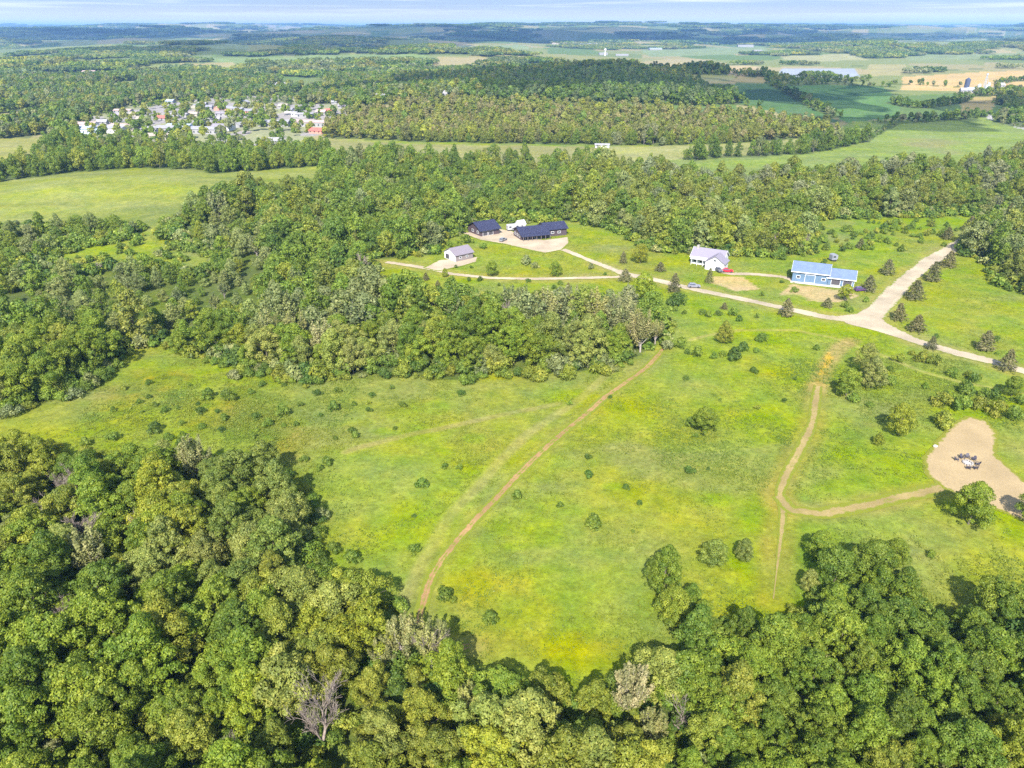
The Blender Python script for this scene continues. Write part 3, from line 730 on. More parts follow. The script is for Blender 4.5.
# prototypes for the woods that nobody could count (kept out of the scene, placed by the scatter below)
PROTO = bpy.data.collections.new('woodland_source')
def proto_obj(me):
    o = bpy.data.objects.new('woodland_tree.%03d' % len(PROTO.objects), me); PROTO.objects.link(o); return len(PROTO.objects) - 1
MID = [proto_obj(joined('woodland_tree', broad_proto(300 + i, 3600, .25, lobes=62 + 6 * i, lobe_r=[1.0, 1.1, .9, 1.05, .88, .95][i], h=[10.5, 9.5, 11.5, 10, 12, 10.8][i], rad=[4.1, 4.4, 3.6, 4.2, 3.4, 4.0][i], h0=.6))) for i in range(6)]
MIDPOP = [proto_obj(joined('woodland_tree', poplar_proto(320 + i, 1900, .27), M_PALEBARK)) for i in range(2)]
def dead_joined(seed):
    rng = np.random.default_rng(seed); segs, tips = branching(rng, 9, 1.0, 4, r0=.2)
    v, f = tube_np([(a, b, max(ra, .04), max(rb, .03)) for a, b, ra, rb in segs], 3); me = np_mesh('woodland_tree', v, f, M_DEAD); return me
MIDDEAD = [proto_obj(dead_joined(331)), proto_obj(dead_joined(337))]
FAR = [proto_obj(joined('woodland_tree', broad_proto(340 + i, 420, .78, lobes=14, lobe_r=1.7, h=10 + i * .6, rad=4.2))) for i in range(4)]
SHRUB = [proto_obj(leaf_mesh('woodland_shrub', *(lambda q: (q[0], q[1], q[3], q[5], q[2]))(bush_proto(360 + i, 420, .26)))) for i in range(2)]
SHRUB_NEAR = [proto_obj(leaf_mesh('woodland_shrub', *(lambda q: (q[0], q[1], q[3], q[5], q[2]))(bush_proto(366 + i, 1500, .13)))) for i in range(2)]
def grove(seed, size, trees, per, leaf, hgt, rad):
    rng = np.random.default_rng(seed); C, D, L = [], [], []
    for i in range(trees):
        cx, cy = rng.uniform(-size / 2, size / 2, 2); r = rad * rng.uniform(.7, 1.3); h = hgt * rng.uniform(.75, 1.2)
        d = rng.normal(0, 1, (per, 3)); d /= np.linalg.norm(d, axis=1)[:, None]; d[:, 2] = np.abs(d[:, 2]) * 1.0 - .25
        rr = rng.uniform(.8, 1.1, per)
        C.append(np.stack([cx + d[:, 0] * r * rr, cy + d[:, 1] * r * rr, h * .55 + d[:, 2] * h * .45 * rr], -1)); D.append(d); L.append(np.full(per, rng.uniform(.1, .9)) + rng.uniform(-.12, .12, per))
    return leaf_mesh('woodland_grove', np.concatenate(C), np.concatenate(D), leaf, rng, np.concatenate(L), .55)
GROVE = [proto_obj(grove(380 + i, 52, 42, 46, 1.7, 11, 5.0)) for i in range(3)]
GROVE_FAR = [proto_obj(grove(390 + i, 170, 90, 26, 5.2, 14, 11)) for i in range(3)]

# ------------------------------------------------------------------ colours of the trees (leaf reflectance) and where each sort grows
TINT = {'dark green': (0.077, 0.124, 0.018), 'green': (0.117, 0.166, 0.020), 'bright green': (0.149, 0.200, 0.022), 'yellow-green': (0.189, 0.208, 0.024), 'olive': (0.165, 0.176, 0.032),
        'grey-green': (0.165, 0.179, 0.074), 'blue-green': (0.106, 0.141, 0.046), 'silvery': (0.204, 0.210, 0.115), 'brownish': (.160, .166, .088), 'pale green': (0.196, 0.215, 0.072), 'pine': (0.132, 0.134, 0.072), 'straw olive': (0.185, 0.170, 0.060), 'deep green': (0.053, 0.095, 0.015)}
def choose(rng, table):
    k = list(table); w = np.array([table[q] for q in k], float); return k[rng.choice(len(k), p=w / w.sum())]
def tree_table(zone, px, py):
    if zone == 1:
        if px > 680: return {'deep green': 6, 'dark green': 5, 'green': 4, 'bright green': 1.2, 'olive': .6} if py < 715 else {'green': 4, 'olive': 3, 'yellow-green': 1, 'silvery': 1, 'dark green': 2}
        if px > 390: return {'olive': 4, 'green': 3, 'yellow-green': 2, 'silvery': 1, 'pale green': 1.6, 'grey-green': 1}
        if px > 270 and py > 560: return {'olive': 4, 'yellow-green': 3, 'green': 3, 'pale green': 1}
        if px > 190 and py < 570: return {'grey-green': 5, 'blue-green': 4, 'green': 1.5, 'yellow-green': 1}
        if py < 560: return {'green': 4, 'olive': 3, 'yellow-green': 3, 'grey-green': 2, 'pale green': 1, 'dark green': 1}
        return {'green': 6, 'dark green': 3, 'olive': 2, 'bright green': 2, 'pale green': .7}
    if zone == 2:
        if px > 515 and px < 670 and py > 285: return {'grey-green': 4, 'brownish': 1.5, 'green': 4, 'olive': 1}
        if 240 < px < 380 and 300 < py: return {'grey-green': 5, 'green': 3, 'silvery': 1}
        if px > 640 and py < 200: return {'olive': 4, 'silvery': 2, 'yellow-green': 3, 'green': 3, 'brownish': 1}
        if px > 560 and py < 260: return {'pale green': 3, 'olive': 3, 'green': 3, 'yellow-green': 2, 'dark green': 1}
        if px < 200: return {'green': 5, 'dark green': 3, 'olive': 2, 'pale green': 1.5, 'bright green': 2}
        return {'green': 6, 'bright green': 3, 'olive': 2, 'dark green': 2.5, 'yellow-green': 1.2, 'grey-green': 1}
    if zone == 3: return {'green': 3, 'olive': 3, 'pale green': 2, 'grey-green': 2}
    if zone == 4: return {'green': 5, 'yellow-green': 3, 'bright green': 3, 'dark green': 1, 'grey-green': 1}
    if zone == 5: return {'olive': 5, 'straw olive': 2.5, 'green': .6, 'yellow-green': .8} if py < 136 else {'green': 3, 'yellow-green': 2, 'silvery': 2}
    if zone == 6: return {'dark green': 3, 'green': 2, 'blue-green': 3}
    if zone == 7: return {'dark green': 3, 'green': 3, 'grey-green': 2}
    return {'green': 4, 'dark green': 2, 'blue-green': 2, 'olive': 2, 'yellow-green': 1, 'grey-green': 1}

# ------------------------------------------------------------------ scatter of the woods
def jgrid(x0, x1, y0, y1, s, rng, j=.42):
    gx = np.arange(x0, x1, s); gy = np.arange(y0, y1, s * .88)
    X, Y = np.meshgrid(gx, gy); X = X + (np.arange(len(gy)) % 2)[:, None] * s / 2
    X = X.ravel() + rng.uniform(-j, j, X.size) * s; Y = Y.ravel() + rng.uniform(-j, j, Y.size) * s
    return X, Y
def seen(x, y, m=30, k=.86): return np.abs(x) < k * np.maximum(y, 0) + m + 25
rng = np.random.default_rng(11)
WOOD = []        # x, y, zone, px, py, spacing
X, Y = jgrid(-260, 26, 34, 200, 5.7, rng, .38); X2, Y2 = jgrid(26, 260, 34, 200, 5.1, rng, .38); X = np.concatenate([X, X2]); Y = np.concatenate([Y, Y2])
z = forest_mask(X, Y); k = (z > 0) & seen(X, Y, 40)
def clear_of(spots, X, Y):
    k = np.ones(len(X), bool)
    for bx, by, r in spots:
        p = P(bx, by); dx = X - p[0]; dy = Y - p[1]
        k &= ~((np.hypot(dx, dy) < r) | ((np.abs(dx) < r * .75) & (dy < 0) & (dy > -r * 1.7)))
    return k
CLEAR = [(56, 522, 3), (322, 745, 4.6), (418, 668, 5), (404, 664, 4.2), (432, 668, 4.2), (470, 716, 3.6), (650, 745, 3.4), (200, 480, 4), (70, 500, 3.5), (85, 545, 3.5), (140, 540, 3), (240, 760, 3), (680, 735, 3), (70, 640, 3.2)]
k &= clear_of(CLEAR, X, Y); near_pts = np.stack([X[k], Y[k], z[k]], -1)
X, Y = jgrid(-700, 700, 160, 640, 7.2, rng)
z = forest_mask(X, Y); k = (z > 0) & (z != 1) & seen(X, Y, 30); mid_pts = np.stack([X[k], Y[k], z[k]], -1)
near_pts = near_pts[(near_pts[:, 2] == 1) | (near_pts[:, 1] < 160)]
X, Y = jgrid(-1200, 1200, 600, 1450, 8.6, rng)
z = forest_mask(X, Y); k = (z > 0) & (Y >= 640) & seen(X, Y, 30, .8); far_pts = np.stack([X[k], Y[k], z[k]], -1)
X, Y = jgrid(-3000, 3000, 1400, 4300, 44, rng)
z = forest_mask(X, Y); k = (z > 0) & (Y >= 1450) & seen(X, Y, 60, .78); grove_pts = np.stack([X[k], Y[k], z[k]], -1)
X, Y = jgrid(-12000, 12000, 4200, 17000, 150, rng)
z = forest_mask(X, Y); k = (z > 0) & (Y >= 4250) & seen(X, Y, 200, .75); gfar_pts = np.stack([X[k], Y[k], z[k]], -1)

S_pos, S_scl, S_rot, S_tint, S_vid = [], [], [], [], []
def stuff_add(x, y, z, s, rot, tint, vid, sz=None):
    S_pos.append((x, y, z)); S_scl.append((s, s, sz or s)); S_rot.append((0, 0, rot)); S_tint.append(tint); S_vid.append(vid)
def jit_tint(c, r=.14):
    f = rng.uniform(1 - r, 1 + r); return (c[0] * f * rng.uniform(.94, 1.06), c[1] * f, c[2] * f * rng.uniform(.9, 1.1))

# the trees that show largest become things of their own
zz = H(near_pts[:, 0], near_pts[:, 1])
cpx, cpy, dep_ = w2px(np.stack([near_pts[:, 0], near_pts[:, 1], zz + 7], -1))
vis = (cpx > -14) & (cpx < 1038) & (cpy < 792)
order = np.argsort(dep_)
TREES = []       # dicts
N_IND = 0
for i in order:
    x, y, zn = near_pts[i]; px, py = cpx[i], cpy[i]
    cn = choose(rng, tree_table(int(zn), px, py)); s = rng.uniform(.62, 1.10)
    if px > 690: s *= .80
    if zn == 1 and py > 690: s *= .92
    kind = 'poplar' if (cn in ('silvery', 'grey-green') and rng.uniform() < (.22 if px > 330 else .12) and not (470 < px < 720 and py < 680)) else 'broad'
    if kind == 'broad' and cn == 'silvery': cn = 'pale green'
    if vis[i] and N_IND < 284:
        N_IND += kind == 'broad'
        TREES.append(dict(x=x, y=y, px=px, py=py, c=cn, s=s, kind=kind, zone=int(zn)))
    else:
        stuff_add(x, y, zz[i], s * 1.02, rng.uniform(0, 6.28), jit_tint(TINT[cn]), MIDPOP[rng.integers(2)] if kind == 'poplar' else MID[rng.integers(len(MID))], s * rng.uniform(.9, 1.15))
zz = H(mid_pts[:, 0], mid_pts[:, 1]); cpx, cpy, _ = w2px(np.stack([mid_pts[:, 0], mid_pts[:, 1], zz + 6], -1))
_, _, mdep = w2px(np.stack([mid_pts[:, 0], mid_pts[:, 1], zz + 6], -1))
MID_IND = set()
for i in np.argsort(mdep):
    if N_IND + len(MID_IND) >= 284: break
    if -10 < cpx[i] < 1034 and mid_pts[i, 2] == 2: MID_IND.add(int(i))
big = fbm(mid_pts[:, 0] / 40, mid_pts[:, 1] / 40, 71, 3)
for i, (x, y, zn) in enumerate(mid_pts):
    cn = choose(rng, tree_table(int(zn), cpx[i], cpy[i])); s = rng.uniform(.62, 1.32) * (.62 + .80 * big[i])
    if i in MID_IND:
        TREES.append(dict(x=x, y=y, px=float(cpx[i]), py=float(cpy[i]), c='pale green' if cn in ('silvery', 'brownish') else cn, s=min(max(s, .6), 1.15), kind='broad', zone=2)); continue
    if zn == 2 and cpx[i] < 265 and 212 < cpy[i] < 325:      # low, loose, lighter growth
        s *= .66; cn = choose(rng, {'bright green': 3, 'pale green': 3, 'yellow-green': 2, 'green': 3, 'grey-green': 1})
        if rng.uniform() < .22: continue
    if rng.uniform() < .03 and zn == 2: vid = MIDDEAD[rng.integers(2)]
    elif cn in ('silvery', 'brownish', 'grey-green') and rng.uniform() < .5: vid = MIDPOP[rng.integers(2)]
    else: vid = MID[rng.integers(len(MID))]
    stuff_add(x, y, zz[i] - .2, s * (.8 if y > 470 else 1), rng.uniform(0, 6.28), jit_tint(tuple(.75 * np.array(TINT[cn]) + .25 * np.array(TINT['green'])), .16), vid, s * rng.uniform(.85, 1.15))
zz = H(far_pts[:, 0], far_pts[:, 1]); cpx, cpy, _ = w2px(np.stack([far_pts[:, 0], far_pts[:, 1], zz + 6], -1))
for i, (x, y, zn) in enumerate(far_pts):
    cn = choose(rng, tree_table(int(zn), cpx[i], cpy[i])); s = rng.uniform(.75, 1.25)
    if zn == 7: s *= .32 if y < 760 else .72
    if zn == 5: s *= .8
    stuff_add(x, y, zz[i] - .3, s, rng.uniform(0, 6.28), jit_tint(TINT[cn], .2), FAR[rng.integers(4)], s * rng.uniform(.8, 1.2))
zz = H(grove_pts[:, 0], grove_pts[:, 1])
for i, (x, y, zn) in enumerate(grove_pts):
    cn = choose(rng, tree_table(int(zn), 0, 0)); stuff_add(x, y, zz[i] - 1, 1, rng.uniform(0, 6.28), jit_tint(TINT[cn], .2), GROVE[rng.integers(3)])
zz = H(gfar_pts[:, 0], gfar_pts[:, 1])
for i, (x, y, zn) in enumerate(gfar_pts):
    cn = choose(rng, {'deep green': 3, 'dark green': 2, 'blue-green': 3, 'green': 1}); stuff_add(x, y, zz[i] - 2, 1, rng.uniform(0, 6.28), jit_tint(TINT[cn], .2), GROVE_FAR[rng.integers(3)])
# brushy margin of the woods, thickets in the gaps
X, Y = jgrid(-320, 320, 60, 420, 2.6, rng)
ring = forest_mask(X, Y) == 0
edge = np.zeros(len(X), bool)
for a in np.arange(0, 6.28, .785):
    edge |= forest_mask(X + 4.2 * math.cos(a), Y + 4.2 * math.sin(a)) > 0
e = ring & edge & seen(X, Y, 20) & (rng.uniform(0, 1, len(X)) < .55) & ~inside(PG_PAD, X, Y)
shr = inside(YELLOW_B, X, Y) & ring & ~inside(PG_PAD, X, Y) & (rng.uniform(0, 1, len(X)) < .085) & (fbm(X / 6, Y / 6, 91, 2) > .47)
gap = inside(GAP_MEADOW, X, Y) & (rng.uniform(0, 1, len(X)) < .10)
edge2 = np.zeros(len(X), bool)
for a in np.arange(0, 6.28, .785):
    edge2 |= forest_mask(X + 7 * math.cos(a), Y + 7 * math.sin(a)) == 0
edge2 &= ~ring & seen(X, Y, 20) & (rng.uniform(0, 1, len(X)) < .5)
for l, w in ((L_ROAD_A, 6), (L_ROAD_B, 5), (L_DRIVE_LOW, 5), (L_DRIVE_TOP, 5), (L_DRIVE_HOUSE, 5), (L_TRACK, 3), (L_PATH, 3)):
    e &= dist_line(l, X, Y, w) > w
und = ~ring & seen(X, Y, 20) & (Y < 175) & (rng.uniform(0, 1, len(X)) < .6)
for x, y in zip(X[shr], Y[shr]):
    s = rng.uniform(.35, 1.0); stuff_add(x, y, on(x, y), s, rng.uniform(0, 6.28), jit_tint(tuple(1.15 * q for q in TINT[choose(rng, {'yellow-green': 4, 'bright green': 3})]), .2), SHRUB_NEAR[rng.integers(2)])
for x, y in zip(X[edge2], Y[edge2]):
    s = rng.uniform(1.0, 2.2 if y > 150 else 1.6); stuff_add(x, y, on(x, y), s, rng.uniform(0, 6.28), jit_tint(TINT[choose(rng, {'green': 4, 'bright green': 2, 'yellow-green': 1, 'dark green': 2, 'pale green': 1})], .2), (SHRUB if y > 190 else SHRUB_NEAR)[rng.integers(2)])
for x, y in zip(X[e | gap | und], Y[e | gap | und]):
    s = rng.uniform(.5, 1.6) if y > 150 else rng.uniform(.5, 1.2); stuff_add(x, y, on(x, y), s, rng.uniform(0, 6.28), jit_tint(TINT[choose(rng, {'green': 4, 'bright green': 3, 'yellow-green': 3, 'dark green': 1, 'pale green': 1})], .2), (SHRUB if y > 190 else SHRUB_NEAR)[rng.integers(2)])
# trees among the houses of the town and scattered over the far fields
X, Y = jgrid(-900, 200, 600, 1300, 17, rng)
k = inside(TOWN, X, Y) & (rng.uniform(0, 1, len(X)) < .6); TOWN_TREES = np.stack([X[k], Y[k]], -1)

# ------------------------------------------------------------------ individual trees
ORD = ['first', 'second', 'third', 'fourth', 'fifth', 'sixth', 'seventh', 'eighth', 'ninth', 'tenth', 'eleventh', 'twelfth', 'thirteenth', 'fourteenth', 'fifteenth', 'sixteenth', 'seventeenth', 'eighteenth', 'nineteenth', 'twentieth']
def label_all(items, fmt, by='px'):
    """items: dicts with 'key' (what they look like and where they stand), 'px' and 'o'. Look-alikes of one key are told apart by their place along the row."""
    keys = {}
    for it in items: keys.setdefault(it['key'], []).append(it)
    for key, g in keys.items():
        g.sort(key=lambda q: q['px'])
        for i, it in enumerate(g):
            if len(g) == 1: t = key
            elif i == len(g) - 1: t = key + ', rightmost of ' + NUMW[len(g)]
            elif i == 0: t = key + ', leftmost of ' + NUMW[len(g)]
            else: t = key + ', ' + ORD[min(i, 19)] + ' from the left'
            it['o']['label'] = t
NUMW = ['', 'one', 'two', 'three', 'four', 'five', 'six', 'seven', 'eight', 'nine', 'ten', 'eleven', 'twelve', 'thirteen', 'fourteen', 'fifteen', 'sixteen', 'seventeen', 'eighteen', 'nineteen', 'twenty'] + ['many'] * 200
def place_zone(px, py, zone=1):
    if zone == 2:
        c_ = 'at the far left' if px < 60 else 'left of meadow corner' if px < 125 else 'above meadow corner' if px < 220 else 'by the grey birches' if px < 340 else 'above left meadow' if px < 450 else 'left of grey willows' if px < 540 else 'by the grey willows'
        return 'mid wood ' + c_ + (', front' if py > 372 else ', second rank' if py > 352 else ', third rank' if py > 335 else ', fourth rank')
    col_ = ['in the far left woods', 'in the left woods', 'round the large bare tree', 'below the path end', 'below the yellow meadow', 'below the meadow clump', 'in the right woods', 'in the far right woods'][int(min(7, max(0, px // 128)))]
    row = 'topmost rows' if py < 500 else 'upper rows' if py < 560 else 'middle rows' if py < 620 else 'lower rows' if py < 690 else 'bottom edge'
    return col_ + ', ' + row
def add_tree(t, name, protos, cat, group, crown='crown', trunk='trunk'):
    c, tr = protos[t.get('v', rng.integers(len(protos)))]
    e = empty(name, (t['x'], t['y'], on(t['x'], t['y'])), rng.uniform(0, 6.28), (t['s'], t['s'], t['s'] * t.get('sz', rng.uniform(.92, 1.12))))
    link(trunk, tr, e); k = link(crown, c, e); g = np.array(TINT['green']) * .95; b = .42 if name == 'broadleaf_tree' else 0
    k['tint'] = [float(q) for q in jit_tint(tuple((np.array(TINT[t['c']]) * (1 - b) + g * b) * np.array([1.2, 1.12, .85])))]
    tag(e, None, cat, group); t['o'] = e
    return e
for t in TREES:
    size = 'tall' if t['s'] > .96 else 'small' if t['s'] < .70 else ''
    if t['kind'] == 'broad':
        add_tree(t, 'broadleaf_tree', NEAR_BROAD, 'tree', 'broadleaf trees of the near woods')
        t['key'] = (size + ' ' + t['c'] + ' leafy tree ' + place_zone(t['px'], t['py'], t['zone'])).strip()
    else:
        t['s'] *= .95
        add_tree(t, 'poplar_tree', NEAR_POPLAR, 'poplar tree', 'thin grey poplars of the near woods')
        t['key'] = (size + ' ' + t['c'] + ' upright plumed poplar ' + place_zone(t['px'], t['py'], t['zone'])).strip()
label_all([t for t in TREES], None)

# lone trees and tree groups on the meadow, measured one by one: base x, base y, crown width in pixels, colour, where
LONE = [(968, 524, 42, 'bright green', 'rounded tree with a dark shadow at the lower edge of the bare clearing'), (1030, 522, 30, 'green', 'tree cut by the frame beside the bare clearing'),
        (664, 594, 36, 'dark green', 'dense tall tree leading the clump below the meadow'), (654, 586, 24, 'dark green', 'slim tree leaning on the clump below the meadow'), (673, 624, 36, 'bright green', 'rounded tree standing just below the dense meadow clump'),
        (690, 608, 24, 'dark green', 'small dark tree linking the meadow clump to the woods'), (701, 622, 24, 'green', 'low tree where the meadow clump meets the woods'),
        (713, 566, 26, 'blue-green', 'lone small tree on the meadow left of its thin neighbour'), (743, 560, 20, 'blue-green', 'thin tree with bare stem beside the sandy track'),
        (817, 558, 28, 'green', 'leafy tree at the bend of the sandy track'), (832, 588, 40, 'dark green', 'broad dark tree right of the sandy track end'), (808, 590, 20, 'pale green', 'small pale round tree beside the sandy track end'),
        (868, 582, 44, 'dark green', 'broad tree fronting the right woods'), (893, 566, 26, 'green', 'tree at the upper edge of the right woods'), (846, 580, 26, 'green', 'tree between two broad dark trees by the track'),
        (704, 434, 26, 'green', 'dark lone tree in the middle of the open meadow'),
        (864, 372, 20, 'grey-green', 'slender pale tree in the trio below the road fork'), (871, 388, 26, 'grey-green', 'fuller pale tree in the trio below the road fork'), (846, 396, 26, 'green', 'lowest tree of the trio below the road fork'),
        (898, 435, 28, 'yellow-green', 'yellowish bushy tree between clearing and sandy track'), (878, 445, 11, 'yellow-green', 'small yellowish sapling below the bushy yellowish tree'),
        (643, 306, 24, 'bright green', 'tall bright tree beside the road at the wood corner'), (640, 263, 16, 'yellow-green', 'round yellowish tree above the driveway fork'), (181, 354, 20, 'green', 'round tree standing out from the left wood edge'),
        (555, 276, 13, 'bright green', 'small bright tree on the lawn between the driveways'), (492, 276, 13, 'green', 'small tree on the lawn below the navy sheds'), (445, 277, 7, 'yellow-green', 'sapling at the small garage drive'), (845, 301, 15, 'yellow-green', 'yellowish tree in front of the blue shed'),
        (1011, 396, 18, 'green', 'tree at the right frame edge below the gravel road'), (724, 343, 18, 'olive', 'olive tree topping the trio of bushes below the road')]
LONE_I = 0
for bx, by, w, cn, lab in LONE:
    p = P(bx, by); _, _, dp = w2px(p); wm = w * dp / FOC
    tall = w > 16
    t = dict(x=p[0], y=p[1], s=wm / 8.0, c=cn, px=bx, sz=wm / 8.0 * 1.0, key='')
    t['sz'] = 1.2 if lab.startswith(('dense', 'slim', 'tall', 'slender')) else .95
    t['v'] = LONE_I % 3; LONE_I += 1
    add_tree(t, 'broadleaf_tree', NEAR_LONE, 'tree', 'trees standing free on the meadow')
    t['o']['label'] = cn + ' ' + lab if len((cn + ' ' + lab).split()) <= 16 else lab

# grey willow-like trees and the bare dead trees
GREY = [(404, 664, 40, 'grey-green', 'thin grey willow with pale limbs left of the path end'), (432, 668, 42, 'grey-green', 'thin grey willow with pale limbs right of the path end'), (385, 672, 30, 'grey-green', 'small thin grey willow beside the pair at the path end'),
        (470, 716, 30, 'pale green', 'pale plumed tree in the woods below the path end'), (650, 745, 32, 'grey-green', 'grey-green plumed tree in the bottom woods right of centre'), (200, 480, 34, 'grey-green', 'greyish plumed tree on the left wood top edge'),
        (640, 352, 30, 'brownish', 'grey bare-looking willow at the wood corner beside the path'), (620, 340, 34, 'brownish', 'wide grey willow second from the path at wood corner'), (596, 334, 32, 'grey-green', 'grey willow third from the path at wood corner'), (545, 336, 34, 'grey-green', 'pale grey willow inside the wood above the path'), (570, 326, 28, 'brownish', 'brownish willow between grey ones at the wood corner'), (655, 344, 18, 'grey-green', 'small grey willow nearest the path top'),
        (275, 352, 30, 'grey-green', 'grey birch-like tree above the left meadow edge, leftmost of three'), (300, 356, 32, 'grey-green', 'grey birch-like tree above the left meadow edge, middle of three'), (325, 362, 30, 'silvery', 'silvery birch-like tree above the left meadow edge, rightmost of three')]
for bx, by, w, cn, lab in GREY:
    p = P(bx, by); _, _, dp = w2px(p); wm = w * dp / FOC
    t = dict(x=p[0], y=p[1], s=wm / 6.0, c=cn, sz=.8)
    add_tree(t, 'willow_tree', NEAR_POPLAR, 'willow tree', 'thin grey willows'); t['o']['label'] = lab
BARE_TREES = [(322, 752, 1.35, 0, 'large pale bare dead tree in the lower woods'), (70, 506, 1.15, 1, 'bare grey tree at the top of the left woods'), (85, 548, 1.2, 1, 'bare brown tree deep in the left woods'), (56, 522, 1.1, 2, 'small bare tree left of the two bare ones in the woods'), (140, 544, 1.1, 2, 'bare twiggy tree among grey-green crowns of the left woods'),
              (70, 640, 1.1, 1, 'half fallen bare tree low in the left woods'), (240, 760, .75, 2, 'bare tree by the bottom edge of the woods'), (445, 668, 1.05, 0, 'pale bare tree inside the grey willows at the path end'), (326, 300, .9, 1, 'reddish grey bare tree in the middle wood'), (680, 735, 1.0, 2, 'bare pale tree in the bottom woods right of centre')]
for bx, by, s, v, lab in BARE_TREES:
    p = P(bx, by); e = empty('dead_tree', p, rng.uniform(0, 6.28), s); link('trunk', DEAD[v][0], e); link('crown', DEAD[v][1], e)
    tag(e, lab, 'dead tree', 'bare dead trees')

# pines and spruces
PINES = [(948, 267, 17, 'first pine down the right roadside, nearest the wood corner'), (932, 281, 19, 'second pine down the right roadside'), (914, 299, 20, 'third pine down the right roadside'), (898, 320, 17, 'pine on the lawn tip at the road fork, left one'), (916, 331, 20, 'pine on the lawn tip at the road fork, right one'),
         (931, 349, 13, 'small pine beside the lower gravel road arm'), (984, 350, 22, 'broad pine alone on the right lawn'), (1006, 370, 21, 'pine beside the road near the frame edge'), (887, 274, 16, 'pine on the grass right of the blue shed, upper one'), (868, 291, 16, 'pine beside the blue shed end'),
         (827, 307, 12, 'spruce below the blue shed by the road'), (947, 239, 13, 'pine left of the road top'), (860, 248, 10, 'small pine in the shrubby field behind the blue shed'), (969, 231, 17, 'pine above the road end'), (1009, 217, 14, 'dark pine at the wood edge beyond the road'),
         (623, 263, 10, 'pine on the lawn above the driveway fork'), (625, 281, 15, 'brownish pine right at the driveway fork'), (660, 271, 12, 'pine on the lawn left of the white house'), (674, 292, 16, 'wide grey pine on the road verge below the white house'), (709, 283, 9, 'slim dark spruce before the white house'),
         (724, 309, 8, 'small spruce on the meadow below the road'), (786, 316, 18, 'wide pine on the road verge left of the fork'), (438, 291, 10, 'small pine below the garage drive'), (426, 280, 8, 'tiny pine by the garage drive end'), (568, 294, 10, 'pine between driveway and wood'), (775, 216, 12, 'dark spruce standing in the upper wood'), (984, 236, 14, 'pine beside the wood corner by the road')]
for i, (bx, by, w, lab) in enumerate(PINES):
    p = P(bx, by); _, _, dp = w2px(p); wm = w * dp / FOC
    cn = 'brownish' if 'brownish' in lab else 'pine'
    t = dict(x=p[0], y=p[1], s=wm / 4.7, c=cn, sz=1.7 if 'slim' in lab else rng.uniform(.72, .98))
    add_tree(t, 'pine_tree', NEAR_PINE, 'pine tree', 'pines on the lawns and verges'); t['o']['label'] = lab
    k = [q for q in t['o'].children if 'tint' in q][0]; k['tint'] = [q * .9 for q in k['tint']]

